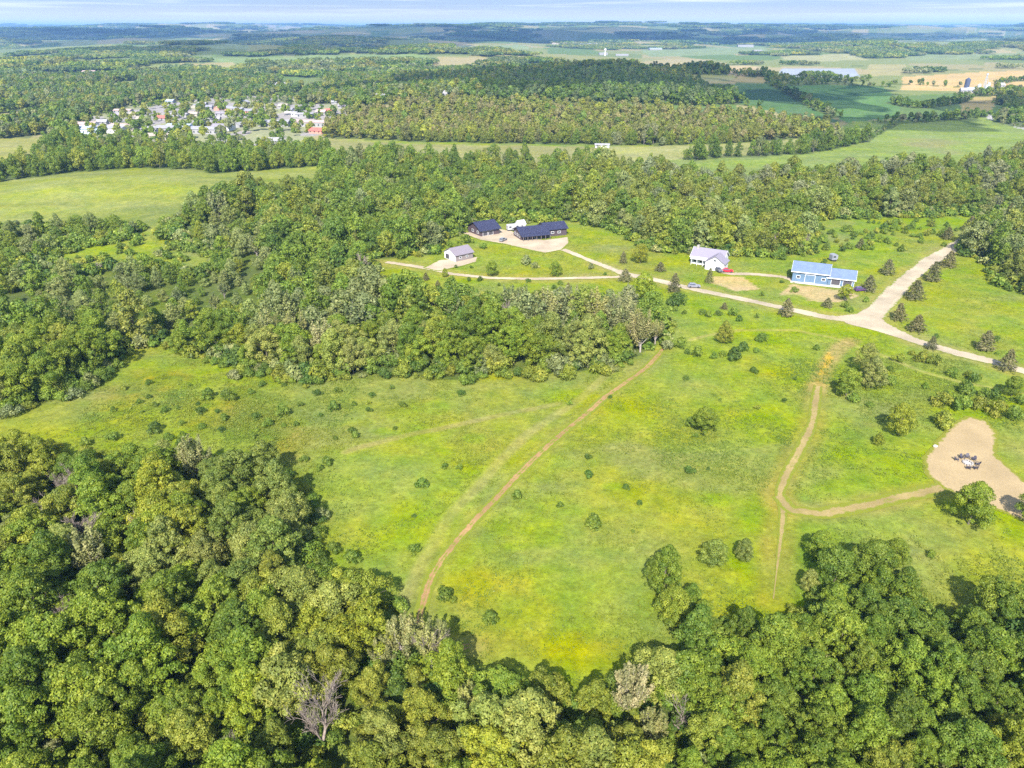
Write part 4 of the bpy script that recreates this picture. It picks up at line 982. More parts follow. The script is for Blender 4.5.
# ------------------------------------------------------------------ bushes
BUSH = [  # base x, base y, width, colour, zone phrase
    *[(x, y, w, c, 'left of the dirt path') for x, y, w, c in [(422, 487, 14, 'green'), (414, 552, 13, 'green'), (445, 468, 8, 'green'), (460, 469, 8, 'green'), (414, 517, 5, 'dark green'), (461, 395, 9, 'dark green'), (334, 411, 13, 'dark green'), (337, 392, 8, 'green'), (328, 465, 12, 'green'), (305, 461, 10, 'green')]],
    *[(x, y, w, c, 'right of the dirt path') for x, y, w, c in [(517, 499, 12, 'green'), (587, 459, 8, 'dark green'), (589, 477, 12, 'dark green'), (626, 489, 8, 'dark green'), (639, 505, 7, 'dark green'), (633, 532, 5, 'green'), (593, 526, 22, 'bright green'), (446, 599, 20, 'green'), (489, 624, 17, 'green'), (688, 473, 12, 'dark green'), (708, 470, 5, 'dark green'), (690, 425, 13, 'green'), (784, 402, 6, 'dark green'), (696, 437, 6, 'green'), (560, 507, 8, 'green'), (610, 398, 5, 'dark green'), (570, 405, 6, 'green')]],
    *[(x, y, w, c, 'below the road beside the wood corner') for x, y, w, c in [(743, 351, 13, 'dark green'), (734, 360, 18, 'dark green'), (761, 341, 13, 'green'), (697, 357, 13, 'green'), (681, 348, 15, 'bright green'), (816, 350, 7, 'green'), (676, 305, 20, 'dark green'), (660, 317, 9, 'green'), (675, 311, 8, 'green'), (684, 314, 6, 'green'), (702, 314, 8, 'green'), (708, 317, 9, 'green'), (733, 316, 12, 'green'), (739, 321, 9, 'dark green'), (718, 315, 8, 'green'), (757, 318, 6, 'green'), (667, 350, 14, 'grey-green')]],
    *[(x, y, w, c, 'between road and clearing') for x, y, w, c in [(853, 402, 12, 'green'), (890, 371, 8, 'green'), (890, 385, 14, 'green'), (900, 362, 14, 'yellow-green'), (922, 362, 16, 'yellow-green'), (934, 364, 16, 'yellow-green'), (952, 377, 12, 'green'), (972, 382, 13, 'green'), (964, 394, 18, 'green'), (993, 399, 17, 'dark green'), (941, 406, 20, 'yellow-green'), (960, 411, 22, 'green'), (943, 428, 24, 'yellow-green'), (978, 408, 20, 'yellow-green'), (996, 416, 20, 'yellow-green'), (1012, 420, 20, 'bright green'), (968, 376, 10, 'yellow-green'), (912, 355, 8, 'yellow-green'), (984, 398, 12, 'bright green'), (1020, 404, 16, 'green'), (876, 362, 8, 'green'), (945, 396, 8, 'green')]],
    *[(x, y, w, c, 'on the far left meadow') for x, y, w, c in [(156, 432, 16, 'dark green'), (115, 440, 14, 'green'), (183, 438, 9, 'green'), (201, 413, 10, 'dark green'), (209, 399, 14, 'green'), (228, 400, 16, 'green'), (225, 420, 10, 'green'), (256, 419, 10, 'green'), (283, 416, 15, 'green'), (269, 426, 12, 'green'), (254, 438, 9, 'green'), (202, 428, 9, 'green'), (182, 425, 7, 'green'), (263, 386, 8, 'dark green'), (235, 379, 15, 'grey-green'), (198, 405, 5, 'dark green'), (180, 446, 9, 'dark green'), (118, 368, 13, 'green'), (92, 388, 20, 'pale green'), (75, 398, 18, 'grey-green'), (352, 562, 18, 'green'), (320, 470, 9, 'green'), (248, 376, 14, 'green'), (168, 440, 12, 'green'), (86, 446, 12, 'green')]],
    *[(x, y, w, c, 'on the lawns round the navy sheds') for x, y, w, c in [(471, 268, 4, 'dark green'), (480, 281, 7, 'dark green'), (528, 282, 6, 'dark green'), (456, 268, 4, 'dark green'), (484, 249, 8, 'green'), (526, 264, 14, 'pale green'), (535, 268, 9, 'pale green'), (554, 289, 6, 'dark green'), (556, 299, 7, 'dark green'), (591, 269, 8, 'grey-green'), (605, 275, 4, 'dark green'), (499, 286, 4, 'dark green'), (469, 281, 5, 'dark green'), (459, 247, 8, 'bright green'), (467, 243, 12, 'green'), (450, 249, 10, 'bright green'), (436, 252, 9, 'bright green'), (560, 285, 6, 'green')]],
    *[(x, y, w, c, 'round the blue shed and its drive') for x, y, w, c in [(794, 292, 8, 'green'), (785, 314, 6, 'green'), (846, 308, 8, 'bright green'), (783, 260, 8, 'green'), (775, 259, 7, 'bright green'), (824, 264, 6, 'dark green'), (781, 283, 5, 'dark green'), (866, 302, 8, 'bright green'), (850, 312, 8, 'bright green'), (762, 296, 6, 'green')]],
]
rb = np.random.default_rng(5)
for _ in range(95):      # the shrubby field behind the blue shed
    x = rb.uniform(815, 958); y = rb.uniform(222, 252)
    if x > 905 and y > 246: continue
    BUSH.append((x, y, rb.uniform(4, 9), choose(rb, {'green': 3, 'bright green': 3, 'yellow-green': 3, 'dark green': 1}), 'in shrubby field behind blue shed'))
for _ in range(70):      # more saplings on the left meadow and on the slope below the road
    left = rb.uniform() < .55
    x, y = (rb.uniform(110, 420), rb.uniform(384, 440)) if left else (rb.uniform(680, 1015), rb.uniform(338, 424))
    w_ = P(x, y); q = (np.array([w_[0]]), np.array([w_[1]]))
    if forest_mask(*q)[0] or inside(PG_PAD, *q)[0] or min(dist_line(l, q[0], q[1], 9)[0] for l in (L_TRACK, L_TRACK_TOP, L_ROAD_B, L_ROAD_C, L_TRACK_C, L_PATH)) < 5 or any(abs(b[0] - x) < 8 and abs(b[1] - y) < 5 for b in BUSH): continue
    BUSH.append((x, y, rb.uniform(4, 10), choose(rb, {'green': 4, 'dark green': 3, 'bright green': 1, 'yellow-green': 1}), 'on the far left meadow' if left and x < 300 else 'left of the dirt path' if left else 'between road and clearing' if x > 860 else 'right of the dirt path'))
items = []
bw = px2w([(b[0], b[1]) for b in BUSH]); _, _, bd = w2px(bw)
for i, (bx, by, w, cn, zone) in enumerate(BUSH):
    wm = w * bd[i] / FOC; s = wm / 3.5
    o = link('bush', BUSHES[i % 4], None, bw[i], rb.uniform(0, 6.28)); o.scale = (s, s, s * rb.uniform(.95, 1.3)); o['tint'] = [float(q) for q in jit_tint(TINT[cn], .2)]
    tag(o, None, 'bush', 'bushes ' + zone)
    size = 'tiny' if wm < 2.0 else 'large' if wm > 4.2 else 'small' if wm < 3 else ''
    row = ''
    if 'shrubby' in zone: row = ' top row' if by < 229 else ' second row' if by < 237 else ' third row' if by < 245 else ' lowest row'
    elif 'far left meadow' in zone or 'right of the dirt' in zone: row = ', upper part' if by < 425 else ', lower part'
    elif 'between' in zone: row = ', upper part' if by < 390 else ', lower part'
    items.append(dict(o=o, px=bx, key=(size + ' ' + cn + ' bush ' + zone + row).strip()))
label_all(items, None)

# ------------------------------------------------------------------ meadow weeds: knee-high tufts nobody could count
rw = np.random.default_rng(21)
def weed_points(n, x0, x1, y0, y1): return rw.uniform(x0, x1, n), rw.uniform(y0, y1, n)
X = np.concatenate([rw.uniform(-130, 130, 230000), rw.uniform(-190, 190, 90000)]); Y = np.concatenate([rw.uniform(62, 190, 230000), rw.uniform(170, 330, 90000)])
k = seen(X, Y, 0, .8) & (forest_mask(X, Y) == 0); X, Y = X[k], Y[k]
cl = fbm(X / 9, Y / 9, 501, 3) * .55 + fbm(X / 28, Y / 28, 505, 3) * .45
lush = soft_inside(YELLOW_B, X, Y, 6) * .04 + soft_inside(YELLOW_C, X, Y, 14) * .14 + soft_inside(YELLOW, X, Y, 10) * .06
k = rw.uniform(0, 1, len(X)) < np.clip((cl + lush - .44) * 3.2, .02, 1)
for l, w in ((L_PATH, 2.2), (L_TRACK, 2.4), (L_TRACK_B, 3), (L_TRACK_C, 1.2), (L_MOWN, 1.6), (L_MOWN_B, 1.2), (L_ROAD_A, 6), (L_ROAD_B, 5), (L_ROAD_C, 5), (L_DRIVE_LOW, 4), (L_DRIVE_TOP, 4), (L_DRIVE_HOUSE, 4)):
    k &= dist_line(l, X, Y, w + 1) > w
for pg in (PG_PAD, PG_PARK, PG_JUNC, PG_SMALLPAD, *BARE): k &= ~inside(pg, X, Y)
X, Y, lush = X[k], Y[k], lush[k]
hh = rw.uniform(.13, .34, len(X)) * (1 + .5 * (lush > .2) + .2 * (lush > .1))
nq = 5
c = np.repeat(np.stack([X, Y, H(X, Y)], -1), nq, 0); hq = np.repeat(hh, nq)
c[:, 0] += rw.normal(0, 1, len(c)) * hq * .9; c[:, 1] += rw.normal(0, 1, len(c)) * hq * .9; c[:, 2] += hq * rw.uniform(.3, .9, len(c))
v, f = sprays(c, np.tile([0, -.25, 1.0], (len(c), 1)), hq * .42, rw, .8)
me = np_mesh('meadow_weeds', v, f, M_WEED)
yel = np.clip(fbm(X / 20, Y / 20, 511, 3) * 1.6 - .45 + (lush > 0) * .25, 0, 1)
cc = np.array([.085, .125, .012]) * (1 - yel[:, None]) + np.array([.145, .155, .010]) * yel[:, None]
set_col(me, 'col', np.repeat(cc, nq * 4, 0)); set_flt(me, 'lv', np.repeat(rw.uniform(.15, .75, len(c)), 4))
tag(link('meadow_weeds', me), 'tufts of weeds and yellow flowering plants across the meadow', 'weeds', kind='stuff')
# ------------------------------------------------------------------ buildings
def panel_mat(name, col, ribs=2.5, rough=.45, metal=.0):
    """ribbed sheet metal or lap siding: ribs are bump, the sheet weathers a little"""
    m = simple_mat(name, col, rough, .10, .6, .4, metal)
    nt = m.node_tree; bs = nt.nodes['Principled BSDF']
    tc = N(nt, 'ShaderNodeTexCoord'); w = N(nt, 'ShaderNodeTexWave'); w.bands_direction = 'X'; w.inputs['Scale'].default_value = ribs
    nt.links.new(tc.outputs['Object'], w.inputs['Vector'])
    bp = N(nt, 'ShaderNodeBump'); bp.inputs['Strength'].default_value = .5; bp.inputs['Distance'].default_value = .05
    nt.links.new(w.outputs['Fac'], bp.inputs['Height']); nt.links.new(bp.outputs[0], bs.inputs['Normal'])
    return m
M_NAVY = panel_mat('navy_sheet_roof', (.019, .020, .046)); M_NAVYWALL = panel_mat('brown_board_wall', (.06, .042, .05)); M_BLUEROOF = panel_mat('pale_blue_roof', (.105, .14, .25))
M_BLUEWALL = panel_mat('blue_sheet_wall', (.085, .135, .20)); M_WHITE = simple_mat('white_paint', (.52, .51, .51), .6, .06); M_LAP = panel_mat('white_lap_siding', (.48, .47, .475), .1)
M_SHINGLE = simple_mat('grey_shingles', (.165, .15, .185), .9, .15, 8, .1, bump=.4); M_SHINGLE_B = simple_mat('mauve_grey_shingles', (.15, .13, .15), .9, .15, 8, .1, bump=.4)
M_TANWALL = panel_mat('grey_tan_wall', (.17, .145, .14)); M_GLASS = simple_mat('dark_window_glass', (.03, .035, .045), .12, .1, 1, .6); M_DARK = simple_mat('dark_opening', (.05, .045, .05), .8, .2)
M_CONC = simple_mat('concrete', (.36, .34, .31), .9, .12); M_STONE = simple_mat('field_stone', (.24, .22, .20), .9, .3, 4); M_ASH = simple_mat('pale_ash', (.40, .37, .33), .95, .2)
M_TYRE = simple_mat('tyre_rubber', (.02, .02, .02), .8, .1); M_STEEL = simple_mat('galvanised_steel', (.55, .57, .60), .4, .1, 2, .5, .6)
def wall_roof(root, L, D, hw, hr, wall, roof, over=.45, base=.6, x0=0, y0=0, names=('wall', 'roof'), ridge='x', trim=None):
    """walls with gables and a pitched roof of two thick slabs; local x along the front, y going back"""
    w = MB()
    if ridge == 'x':
        w.prism([(y0, -base), (y0 + D, -base), (y0 + D, hw), (y0 + D / 2, hw + hr), (y0, hw)], x0, x0 + L)
    else:
        n = [(x0, -base), (x0 + L, -base), (x0 + L, hw), (x0 + L / 2, hw + hr), (x0, hw)]
        vs = [(x, y0, z) for x, z in n] + [(x, y0 + D, z) for x, z in n]
        w.add(vs, [(0, 1, 2, 3, 4), (9, 8, 7, 6, 5)] + [(i, i + 5, (i + 1) % 5 + 5, (i + 1) % 5) for i in range(5)])
    wo = w.build(names[0], wall, root)
    r = MB(); t = .16; e = .02
    if ridge == 'x':
        half = D / 2; sl = hr / half
        for s in (-1, 1):
            yc = y0 + half; ye = yc + s * (half + over); zr = hw + hr + e; ze = hw - over * sl + e
            a, b = (yc, ye)
            v = [(x0 - over, a, zr), (x0 + L + over, a, zr), (x0 + L + over, b, ze), (x0 - over, b, ze)]
            r.hexa(v + [(x, y, z + t) for x, y, z in v])
    else:
        half = L / 2; sl = hr / half
        for s in (-1, 1):
            xc = x0 + half; xe = xc + s * (half + over); zr = hw + hr + e; ze = hw - over * sl + e
            v = [(xc, y0 - over, zr), (xe, y0 - over, ze), (xe, y0 + D + over, ze), (xc, y0 + D + over, zr)]
            r.hexa(v + [(x, y, z + t) for x, y, z in v])
    ro = r.build(names[1], roof, root)
    if trim:
        tr = MB()
        if ridge == 'x':
            for xx in (x0 - over - .04, x0 + L + over - .02):
                for s in (-1, 1):
                    yc = y0 + D / 2; ye = yc + s * (D / 2 + over + .04); sl = hr / (D / 2)
                    v = [(xx, yc, hw + hr - .12), (xx + .06, yc, hw + hr - .12), (xx + .06, ye, hw - over * sl - .12), (xx, ye, hw - over * sl - .12)]
                    tr.hexa(v + [(x, y, z + .36) for x, y, z in v])
            zf = hw - over * hr / (D / 2)
            tr.box(x0 - over, x0 + L + over, y0 - over - .07, y0 - over - .01, zf - .1, zf + .2)
        tr.build('trim', trim, ro)
    return wo, ro
def opening(root, name, x, z, w, h, y=0.0, mat=None, frame=True, parent_pane='pane', side=None):
    """a window or door set 3 cm proud of a wall: frame is the part, its pane the sub-part. side: None front, 'l'/'r' gable ends at x"""
    def bx(m, a0, a1, z0, z1, d0, d1):
        if side is None: m.box(a0, a1, y - d1, y - d0, z0, z1)
        else:
            s = -1 if side == 'l' else 1
            xs = sorted((y + s * d0, y + s * d1)); m.box(xs[0], xs[1], a0, a1, z0, z1)
    f = MB(); b = .12
    for a0, a1, z0, z1 in ((x, x + w, z + h - b, z + h), (x, x + w, z, z + b), (x, x + b, z + b, z + h - b), (x + w - b, x + w, z + b, z + h - b)):
        bx(f, a0, a1, z0, z1, -.01, .06)
    fo = f.build(name, M_WHITE, root)
    p = MB(); bx(p, x + b, x + w - b, z + b, z + h - b, -.01, .025)
    p.build(parent_pane, mat or M_GLASS, fo)
    return fo
def site(a, b):
    """near wall measured from its two foot corners in the photograph -> origin, turn, length"""
    A = P(*a); B = P(*b); d = B - A; L = math.hypot(d[0], d[1])
    z = min(A[2], B[2]) + .05
    return (A[0], A[1], z), math.atan2(d[1], d[0]), L

# white house with a front garage wing
o, rz, L = site((690.5, 263), (722, 268.5))
house = empty('white_house', o, rz); tag(house, 'white house with grey shingled roof and a gabled garage wing', 'house')
wall_roof(house, L, 8.0, 3.3, 2.7, M_LAP, M_SHINGLE, names=('wall', 'roof'), trim=M_WHITE)
wall_roof(house, 7.4, 6.0, 3.2, 2.4, M_LAP, M_SHINGLE, x0=L - 5.6, y0=-4.6, ridge='y', names=('garage_wall', 'garage_roof'))
ch = MB().box(L * .08, L * .08 + .9, 3.2, 4.2, 4.4, 7.0).build('chimney', M_STONE, [c for c in house.children if c.name.startswith('roof')][0])
for xx in (1.0, 3.4, 5.6): opening(house, 'window', xx, 1.0, 1.3, 1.4)
opening(house, 'front_door', 7.2 if L > 13 else 7.0, .1, 1.1, 2.1, mat=M_DARK)
opening(house, 'garage_door', L - 4.6, .05, 4.8, 2.3, y=-4.6, mat=M_WHITE)
opening(house, 'window', L - 2.7, 3.5, 1.3, .9, y=-4.6)
opening(house, 'window', 2.5, 1.0, 1.4, 1.3, y=L, side='r') if L > 13.2 else None
pc = MB()
for xx in (.6, 2.9, 5.2, 7.9): pc.box(xx, xx + .16, -1.8, -1.64, .1, 2.7)
pc.box(.4, L - 6.2, -1.95, 0, -.25, .1); pc.hexa([(.3, -2.1, 2.7), (L - 6.1, -2.1, 2.7), (L - 6.1, -.01, 3.25), (.3, -.01, 3.25), (.3, -2.1, 2.82), (L - 6.1, -2.1, 2.82), (L - 6.1, -.01, 3.37), (.3, -.01, 3.37)])
pc.build('porch', M_WHITE, house)

# blue metal shed: a tall and a low bay
o, rz, L = site((791.5, 281), (853, 288))
shed = empty('blue_shed', o, rz); tag(shed, 'long pale blue metal shed with a lower bay and white trim', 'shed')
La = L * .58
wall_roof(shed, La, 11, 4.0, 2.2, M_BLUEWALL, M_BLUEROOF, over=.6, names=('wall', 'roof'), trim=M_WHITE)
wall_roof(shed, L - La - .1, 9.5, 2.9, 2.0, M_BLUEWALL, M_BLUEROOF, over=.6, x0=La + .1, y0=.6, names=('low_wall', 'low_roof'), trim=M_WHITE)
opening(shed, 'loading_door', 4.4, .05, 3.6, 3.0, mat=M_BLUEWALL)
opening(shed, 'loading_door', La + 1.2, .05, 3.2, 2.4, y=.6, mat=M_DARK); opening(shed, 'loading_door', La + 5.2, .05, 3.2, 2.4, y=.6, mat=M_DARK)
opening(shed, 'window', 1.4, 1.3, 1.4, 1.1); opening(shed, 'window', 10.2, 1.3, 1.4, 1.1)
MB().box(L + .02, L + .12, .62, 10.08, -.3, 2.86).build('end_wall', M_WHITE, shed)
MB().box(-.3, L + 2.6, -2.2, -.02, -.5, .03).build('apron', M_CONC, shed)

# navy sheds
o, rz, L = site((521, 240.3), (568.5, 236))
barn = empty('navy_barn', o, rz); tag(barn, 'long low barn with navy roof and open posts, right of the pair', 'barn')
La = L * .56
wall_roof(barn, La, 9.5, 2.9, 1.9, M_NAVYWALL, M_NAVY, over=.7, names=('wall', 'roof'))
wall_roof(barn, L - La - .1, 9.5, 3.2, 1.9, M_NAVYWALL, M_NAVY, over=.7, x0=La + .1, y0=2.2, names=('rear_wall', 'rear_roof'))
pv = MB().hexa([(-.6, -3.0, 2.1), (La + .4, -3.0, 2.1), (La + .4, -.72, 2.62), (-.6, -.72, 2.62), (-.6, -3.0, 2.22), (La + .4, -3.0, 2.22), (La + .4, -.72, 2.74), (-.6, -.72, 2.74)]).build('porch_roof', M_NAVY, barn)
for i in range(7): MB().box(i * (La - .2) / 6, i * (La - .2) / 6 + .14, -2.9, -2.76, -.5, 2.14).build('post', M_TANWALL, barn)
for xx in (2.0, 6.5): opening(barn, 'loading_door', xx, .05, 2.6, 2.2, mat=M_DARK)
opening(barn, 'window', La + 2.4, 1.1, 1.5, 1.0, y=2.2); opening(barn, 'window', La + 5.6, 1.1, 1.5, 1.0, y=2.2)
for yy in (1.2, 4.0, 6.8): opening(barn, 'window', yy, .9, 1.5, 1.2, y=0, side='l')
o, rz, L = site((481, 236.6), (499.5, 233.8))
barn2 = empty('navy_barn', o, rz); tag(barn2, 'square navy roofed barn, left of the pair at the wood edge', 'barn')
wall_roof(barn2, L, 11.5, 2.8, 2.6, M_NAVYWALL, M_NAVY, over=.8)
for xx in (1.0, 4.0): opening(barn2, 'loading_door', xx, .05, 2.5, 2.2, mat=M_DARK)
for yy in (2.0, 6.4): opening(barn2, 'window', yy, .9, 1.6, 1.2, y=0, side='l')
o, rz, L = site((456, 262), (473, 258.3))
gar = empty('grey_garage', o, rz); tag(gar, 'small garage with mauve grey roof and white front on pale gravel', 'garage')
wall_roof(gar, L, 8.0, 2.7, 2.0, M_TANWALL, M_SHINGLE_B, over=.5)
MB().prism([(.04, -.3), (7.96, -.3), (7.96, 2.66), (4.0, 4.5), (.04, 2.66)], -.09, -.02).build('front_wall', M_WHITE, gar)
opening(gar, 'garage_door', .8, .05, 2.8, 2.2, y=-.09, side='l', mat=M_WHITE); opening(gar, 'garage_door', 4.4, .05, 2.8, 2.2, y=-.09, side='l', mat=M_DARK)
for xx in (1.6, 5.0): opening(gar, 'window', xx, 1.0, 1.1, .9)
# white shed between the barns and a trailer
o, rz, L = site((519, 229.5), (526, 228.5))
ws = empty('white_shed', o, rz); tag(ws, 'tiny white garden shed with pointed roof behind the navy barn', 'shed')
wall_roof(ws, 3.6, 3.2, 2.2, 1.5, M_WHITE, simple_mat('pale_grey_roof', (.48, .46, .50), .7), over=.3)
opening(ws, 'door', 1.2, .05, 1.2, 1.9, mat=M_TANWALL)
def trailer(loc, rz, label, col, L=6.5):
    e = empty('camper_trailer', loc, rz); tag(e, label, 'trailer')
    b = MB(); prof = [(0, .7), (L - .5, .7), (L, 1.2), (L - .1, 2.6), (L - .7, 2.95), (.3, 2.95), (0, 2.6)]
    vs = [(x, -1.15, z) for x, z in prof] + [(x, 1.15, z) for x, z in prof]; n = len(prof)
    b.add(vs, [tuple(range(n)), tuple(range(2 * n - 1, n - 1, -1))] + [(i, n + i, n + (i + 1) % n, (i + 1) % n) for i in range(n)])
    b.build('body', col, e)
    for x in ((2.6, 3.5) if L > 5 else (1.0, 1.75)):
        for y in (-1.05, 1.05): MB().tube((x, y - .12, .36), (x, y + .12, .36), .36, .36, 12).build('wheel', M_TYRE, e)
    MB().box(L, L + 1.2, -.06, .06, .55, .67).build('hitch', M_DARK, e)
    for x in ((.7, 4.2) if L > 5 else (.5,)): MB().box(x, x + 1.1, -1.175, -1.145, 1.6, 2.3).build('window', M_GLASS, e)
    return e
trailer(P(507, 231), R(20), 'white camper trailer parked between the two navy barns', simple_mat('dull_white_panel', (.30, .29, .30), .5))
trailer(P(830, 261), R(12), 'grey camper trailer in the grass behind the blue shed', simple_mat('grey_panel', (.16, .165, .19), .5), 2.6)

# cars
def car_proto():
    body = MB()
    prof = [(-2.2, .35), (2.15, .35), (2.25, .62), (2.1, .86), (.95, .98), (-1.75, 1.02), (-2.25, .92)]
    n = len(prof)
    vs = [(x, -.86, z) for x, z in prof] + [(x, .86, z) for x, z in prof]
    body.add(vs, [tuple(range(n)), tuple(range(2 * n - 1, n - 1, -1))] + [(i, n + i, n + (i + 1) % n, (i + 1) % n) for i in range(n)])
    body.hexa([(-2.0, -.78, 1.0), (.9, -.78, .975), (.9, .78, .975), (-2.0, .78, 1.0), (-1.7, -.62, 1.55), (.15, -.62, 1.55), (.15, .62, 1.55), (-1.7, .62, 1.55)])
    glass = MB()
    glass.hexa([(-1.8, -.80, 1.06), (.62, -.80, 1.06), (.62, .80, 1.06), (-1.8, .80, 1.06), (-1.6, -.655, 1.47), (.2, -.655, 1.47), (.2, .655, 1.47), (-1.6, .655, 1.47)])
    glass.hexa([(-2.03, -.66, 1.06), (.86, -.66, 1.03), (.86, .66, 1.03), (-2.03, .66, 1.06), (-1.82, -.55, 1.47), (.30, -.55, 1.47), (.30, .55, 1.47), (-1.82, .55, 1.47)])
    wh = MB().tube((0, -.11, 0), (0, .11, 0), .34, .34, 14)
    lamp = MB().box(-.04, .04, -.17, .17, -.07, .07)
    return body, glass, wh, lamp
CB, CG, CW, CL = car_proto()
MG = CG.mesh('window', M_GLASS); MW = CW.mesh('wheel', M_TYRE); ML = CL.mesh('headlight', M_STEEL)
def car(p, rz, label, colr, tall=1.0):
    m = simple_mat('car_paint', colr, .3, .04, 1, .5); e = empty('parked_car', (p[0], p[1], p[2] + .08), rz, (1, 1, tall)); tag(e, label, 'car', 'cars parked at the houses')
    link('body', CB.mesh('body', m), e); link('window', MG, e)
    for x in (-1.4, 1.42):
        for y in (-.80, .80): link('wheel', MW, e, (x, y, .34))
    for y in (-.6, .6): link('headlight', ML, e, (2.2, y, .68))
car(P(727, 272.2), R(-5), 'red car parked in front of the white house garage', (.42, .015, .03))
car(P(718, 271.5), R(-75), 'dark car parked by the white house beside the red one', (.06, .06, .075), 1.1)
car(P(694, 287.5), R(-8), 'grey car pulled up on the gravel road below the white house', (.15, .15, .18))
car(P(860, 291), R(10), 'dark purple car parked behind the pine at the blue shed end', (.07, .03, .11))
car(P(503, 241), R(60), 'silver car on the gravel yard between the navy barns', (.17, .17, .18))

# fire ring with garden chairs on the bare clearing
fp = P(967.5, 463.5)
ring = empty('fire_ring', (fp[0], fp[1], on(fp[0], fp[1]) + .07)); tag(ring, 'ring of pale stones round ash in the bare clearing', 'fire pit')
MB().tube((0, 0, -.1), (0, 0, .06), .78, .7, 16).build('ash', M_ASH, ring)
for i in range(12):
    a = i * PI / 6; rr = random.uniform(.9, 1.15); b = MB()
    pts = []; 
    for k in range(8):
        sx, sy, sz = (k & 1) * 2 - 1, (k >> 1 & 1) * 2 - 1, (k >> 2) * 2 - 1
        pts.append((math.cos(a) * .95 + sx * random.uniform(.14, .22), math.sin(a) * .95 + sy * random.uniform(.14, .22), .14 + sz * random.uniform(.13, .2)))
    b.hexa([pts[0], pts[1], pts[3], pts[2], pts[4], pts[5], pts[7], pts[6]]); b.build('stone', M_STONE, ring)
M_CHAIR = simple_mat('dark_stained_wood', (.045, .042, .06), .6, .2, 5)
def chair(p, rz, label):
    e = empty('garden_chair', (p[0], p[1], on(p[0], p[1]) + .07), rz); tag(e, label, 'garden chair', 'chairs round the fire ring')
    s = MB()
    for i in range(5):
        y0 = -.05 + i * .115; s.hexa([(-.3, y0, .40 - i * .03), (.3, y0, .40 - i * .03), (.3, y0 + .1, .375 - i * .03), (-.3, y0 + .1, .375 - i * .03), (-.3, y0, .43 - i * .03), (.3, y0, .43 - i * .03), (.3, y0 + .1, .405 - i * .03), (-.3, y0 + .1, .405 - i * .03)])
    s.build('seat', M_CHAIR, e)
    b = MB()
    for i in range(5):
        x0 = -.3 + i * .122; t = 1.0 - abs(i - 2) * .06
        b.hexa([(x0, .5, .22), (x0 + .11, .5, .22), (x0 + .11, .54, .22), (x0, .54, .22), (x0, .84, t), (x0 + .11, .84, t), (x0 + .11, .88, t), (x0, .88, t)])
    b.build('backrest', M_CHAIR, e)
    for x in (-.38, .38):
        MB().box(x - .07, x + .07, -.12, .66, .60, .63).build('armrest', M_CHAIR, e)
        MB().box(x - .03, x + .03, -.08, .02, 0, .6).build('leg', M_CHAIR, e); MB().hexa([(x - .03, .55, 0), (x + .03, .55, 0), (x + .03, .65, 0), (x - .03, .65, 0), (x - .03, .48, .6), (x + .03, .48, .6), (x + .03, .6, .6), (x - .03, .6, .6)]).build('leg', M_CHAIR, e)
for bx, by, lab in [(958, 461, 'dark garden chair at the far left of the fire ring'), (962.5, 459.5, 'dark garden chair, second from left behind the fire ring'), (967, 459, 'dark garden chair straight behind the fire ring'), (972.5, 461, 'dark garden chair at the upper right of the fire ring'), (975.5, 465, 'dark garden chair at the right side of the fire ring'), (974, 468.5, 'dark garden chair at the lower right of the fire ring'), (968, 468.5, 'dark garden chair on the near side of the fire ring')]:
    p = P(bx, by); chair(p, math.atan2(p[1] - fp[1], p[0] - fp[0]) - PI / 2, lab)
bp = P(935, 447); st = MB()
rs_ = random.Random(4)
ico = [(math.cos(a) * r * .7, math.sin(a) * r * .6, z) for z, r in ((-.15, .55), (.2, .75), (.5, .35)) for a in np.linspace(0, 6.28, 8)[:-1]]
ico = [(x * rs_.uniform(.8, 1.2), y * rs_.uniform(.8, 1.2), z * rs_.uniform(.85, 1.1)) for x, y, z in ico]
st.add(ico, [tuple(range(6, -1, -1))] + [(i, (i + 1) % 7, 7 + (i + 1) % 7, 7 + i) for i in range(7)] + [(7 + i, 7 + (i + 1) % 7, 14 + (i + 1) % 7, 14 + i) for i in range(7)] + [tuple(range(14, 21))])
tag(st.build('pale_rock', simple_mat('pale_limestone', (.38, .34, .32), .9, .2), None, loc=(bp[0], bp[1], bp[2] + .1)), 'pale rock on the left rim of the bare clearing', 'rock')

# ------------------------------------------------------------------ the little town and far farms
ROOFS = {'white': (.205, .197, .205), 'pale grey': (.21, .205, .225), 'mauve grey': (.19, .17, .19), 'dark grey': (.17, .165, .19), 'red': (.36, .09, .07), 'pinkish': (.30, .215, .195), 'tan': (.25, .21, .17), 'pale blue': (.24, .29, .36)}
RM = {k: simple_mat(k.replace(' ', '_') + '_roof', c, .7, .12, .3) for k, c in ROOFS.items()}
WALLC = {'white': (.205, .20, .20), 'cream': (.24, .22, .18), 'grey': (.48, .47, .47), 'brick': (.36, .17, .12), 'blue': (.38, .45, .55)}
WM = {k: simple_mat(k + '_wall', c, .8, .1, .5) for k, c in WALLC.items()}
rt = np.random.default_rng(77)
def far_house(p, rz, L, D, hw, hr, wall, roof, name='town_house', cat='house', ridge='x'):
    e = empty(name, p, rz); tag(e, None, cat)
    wo, ro = wall_roof(e, L, D, hw, hr, WM[wall], RM[roof], over=.5, base=2.0, x0=-L / 2, y0=-D / 2, ridge=ridge)
    for i in range(max(2, int(L / 4))):
        MB().box(-L / 2 + .9 + i * L / max(2, int(L / 4)), -L / 2 + 2.1 + i * L / max(2, int(L / 4)), -D / 2 - .04, -D / 2 + .05, 1.0, 2.5).build('window', M_GLASS, wo.parent)
    return e
items = []
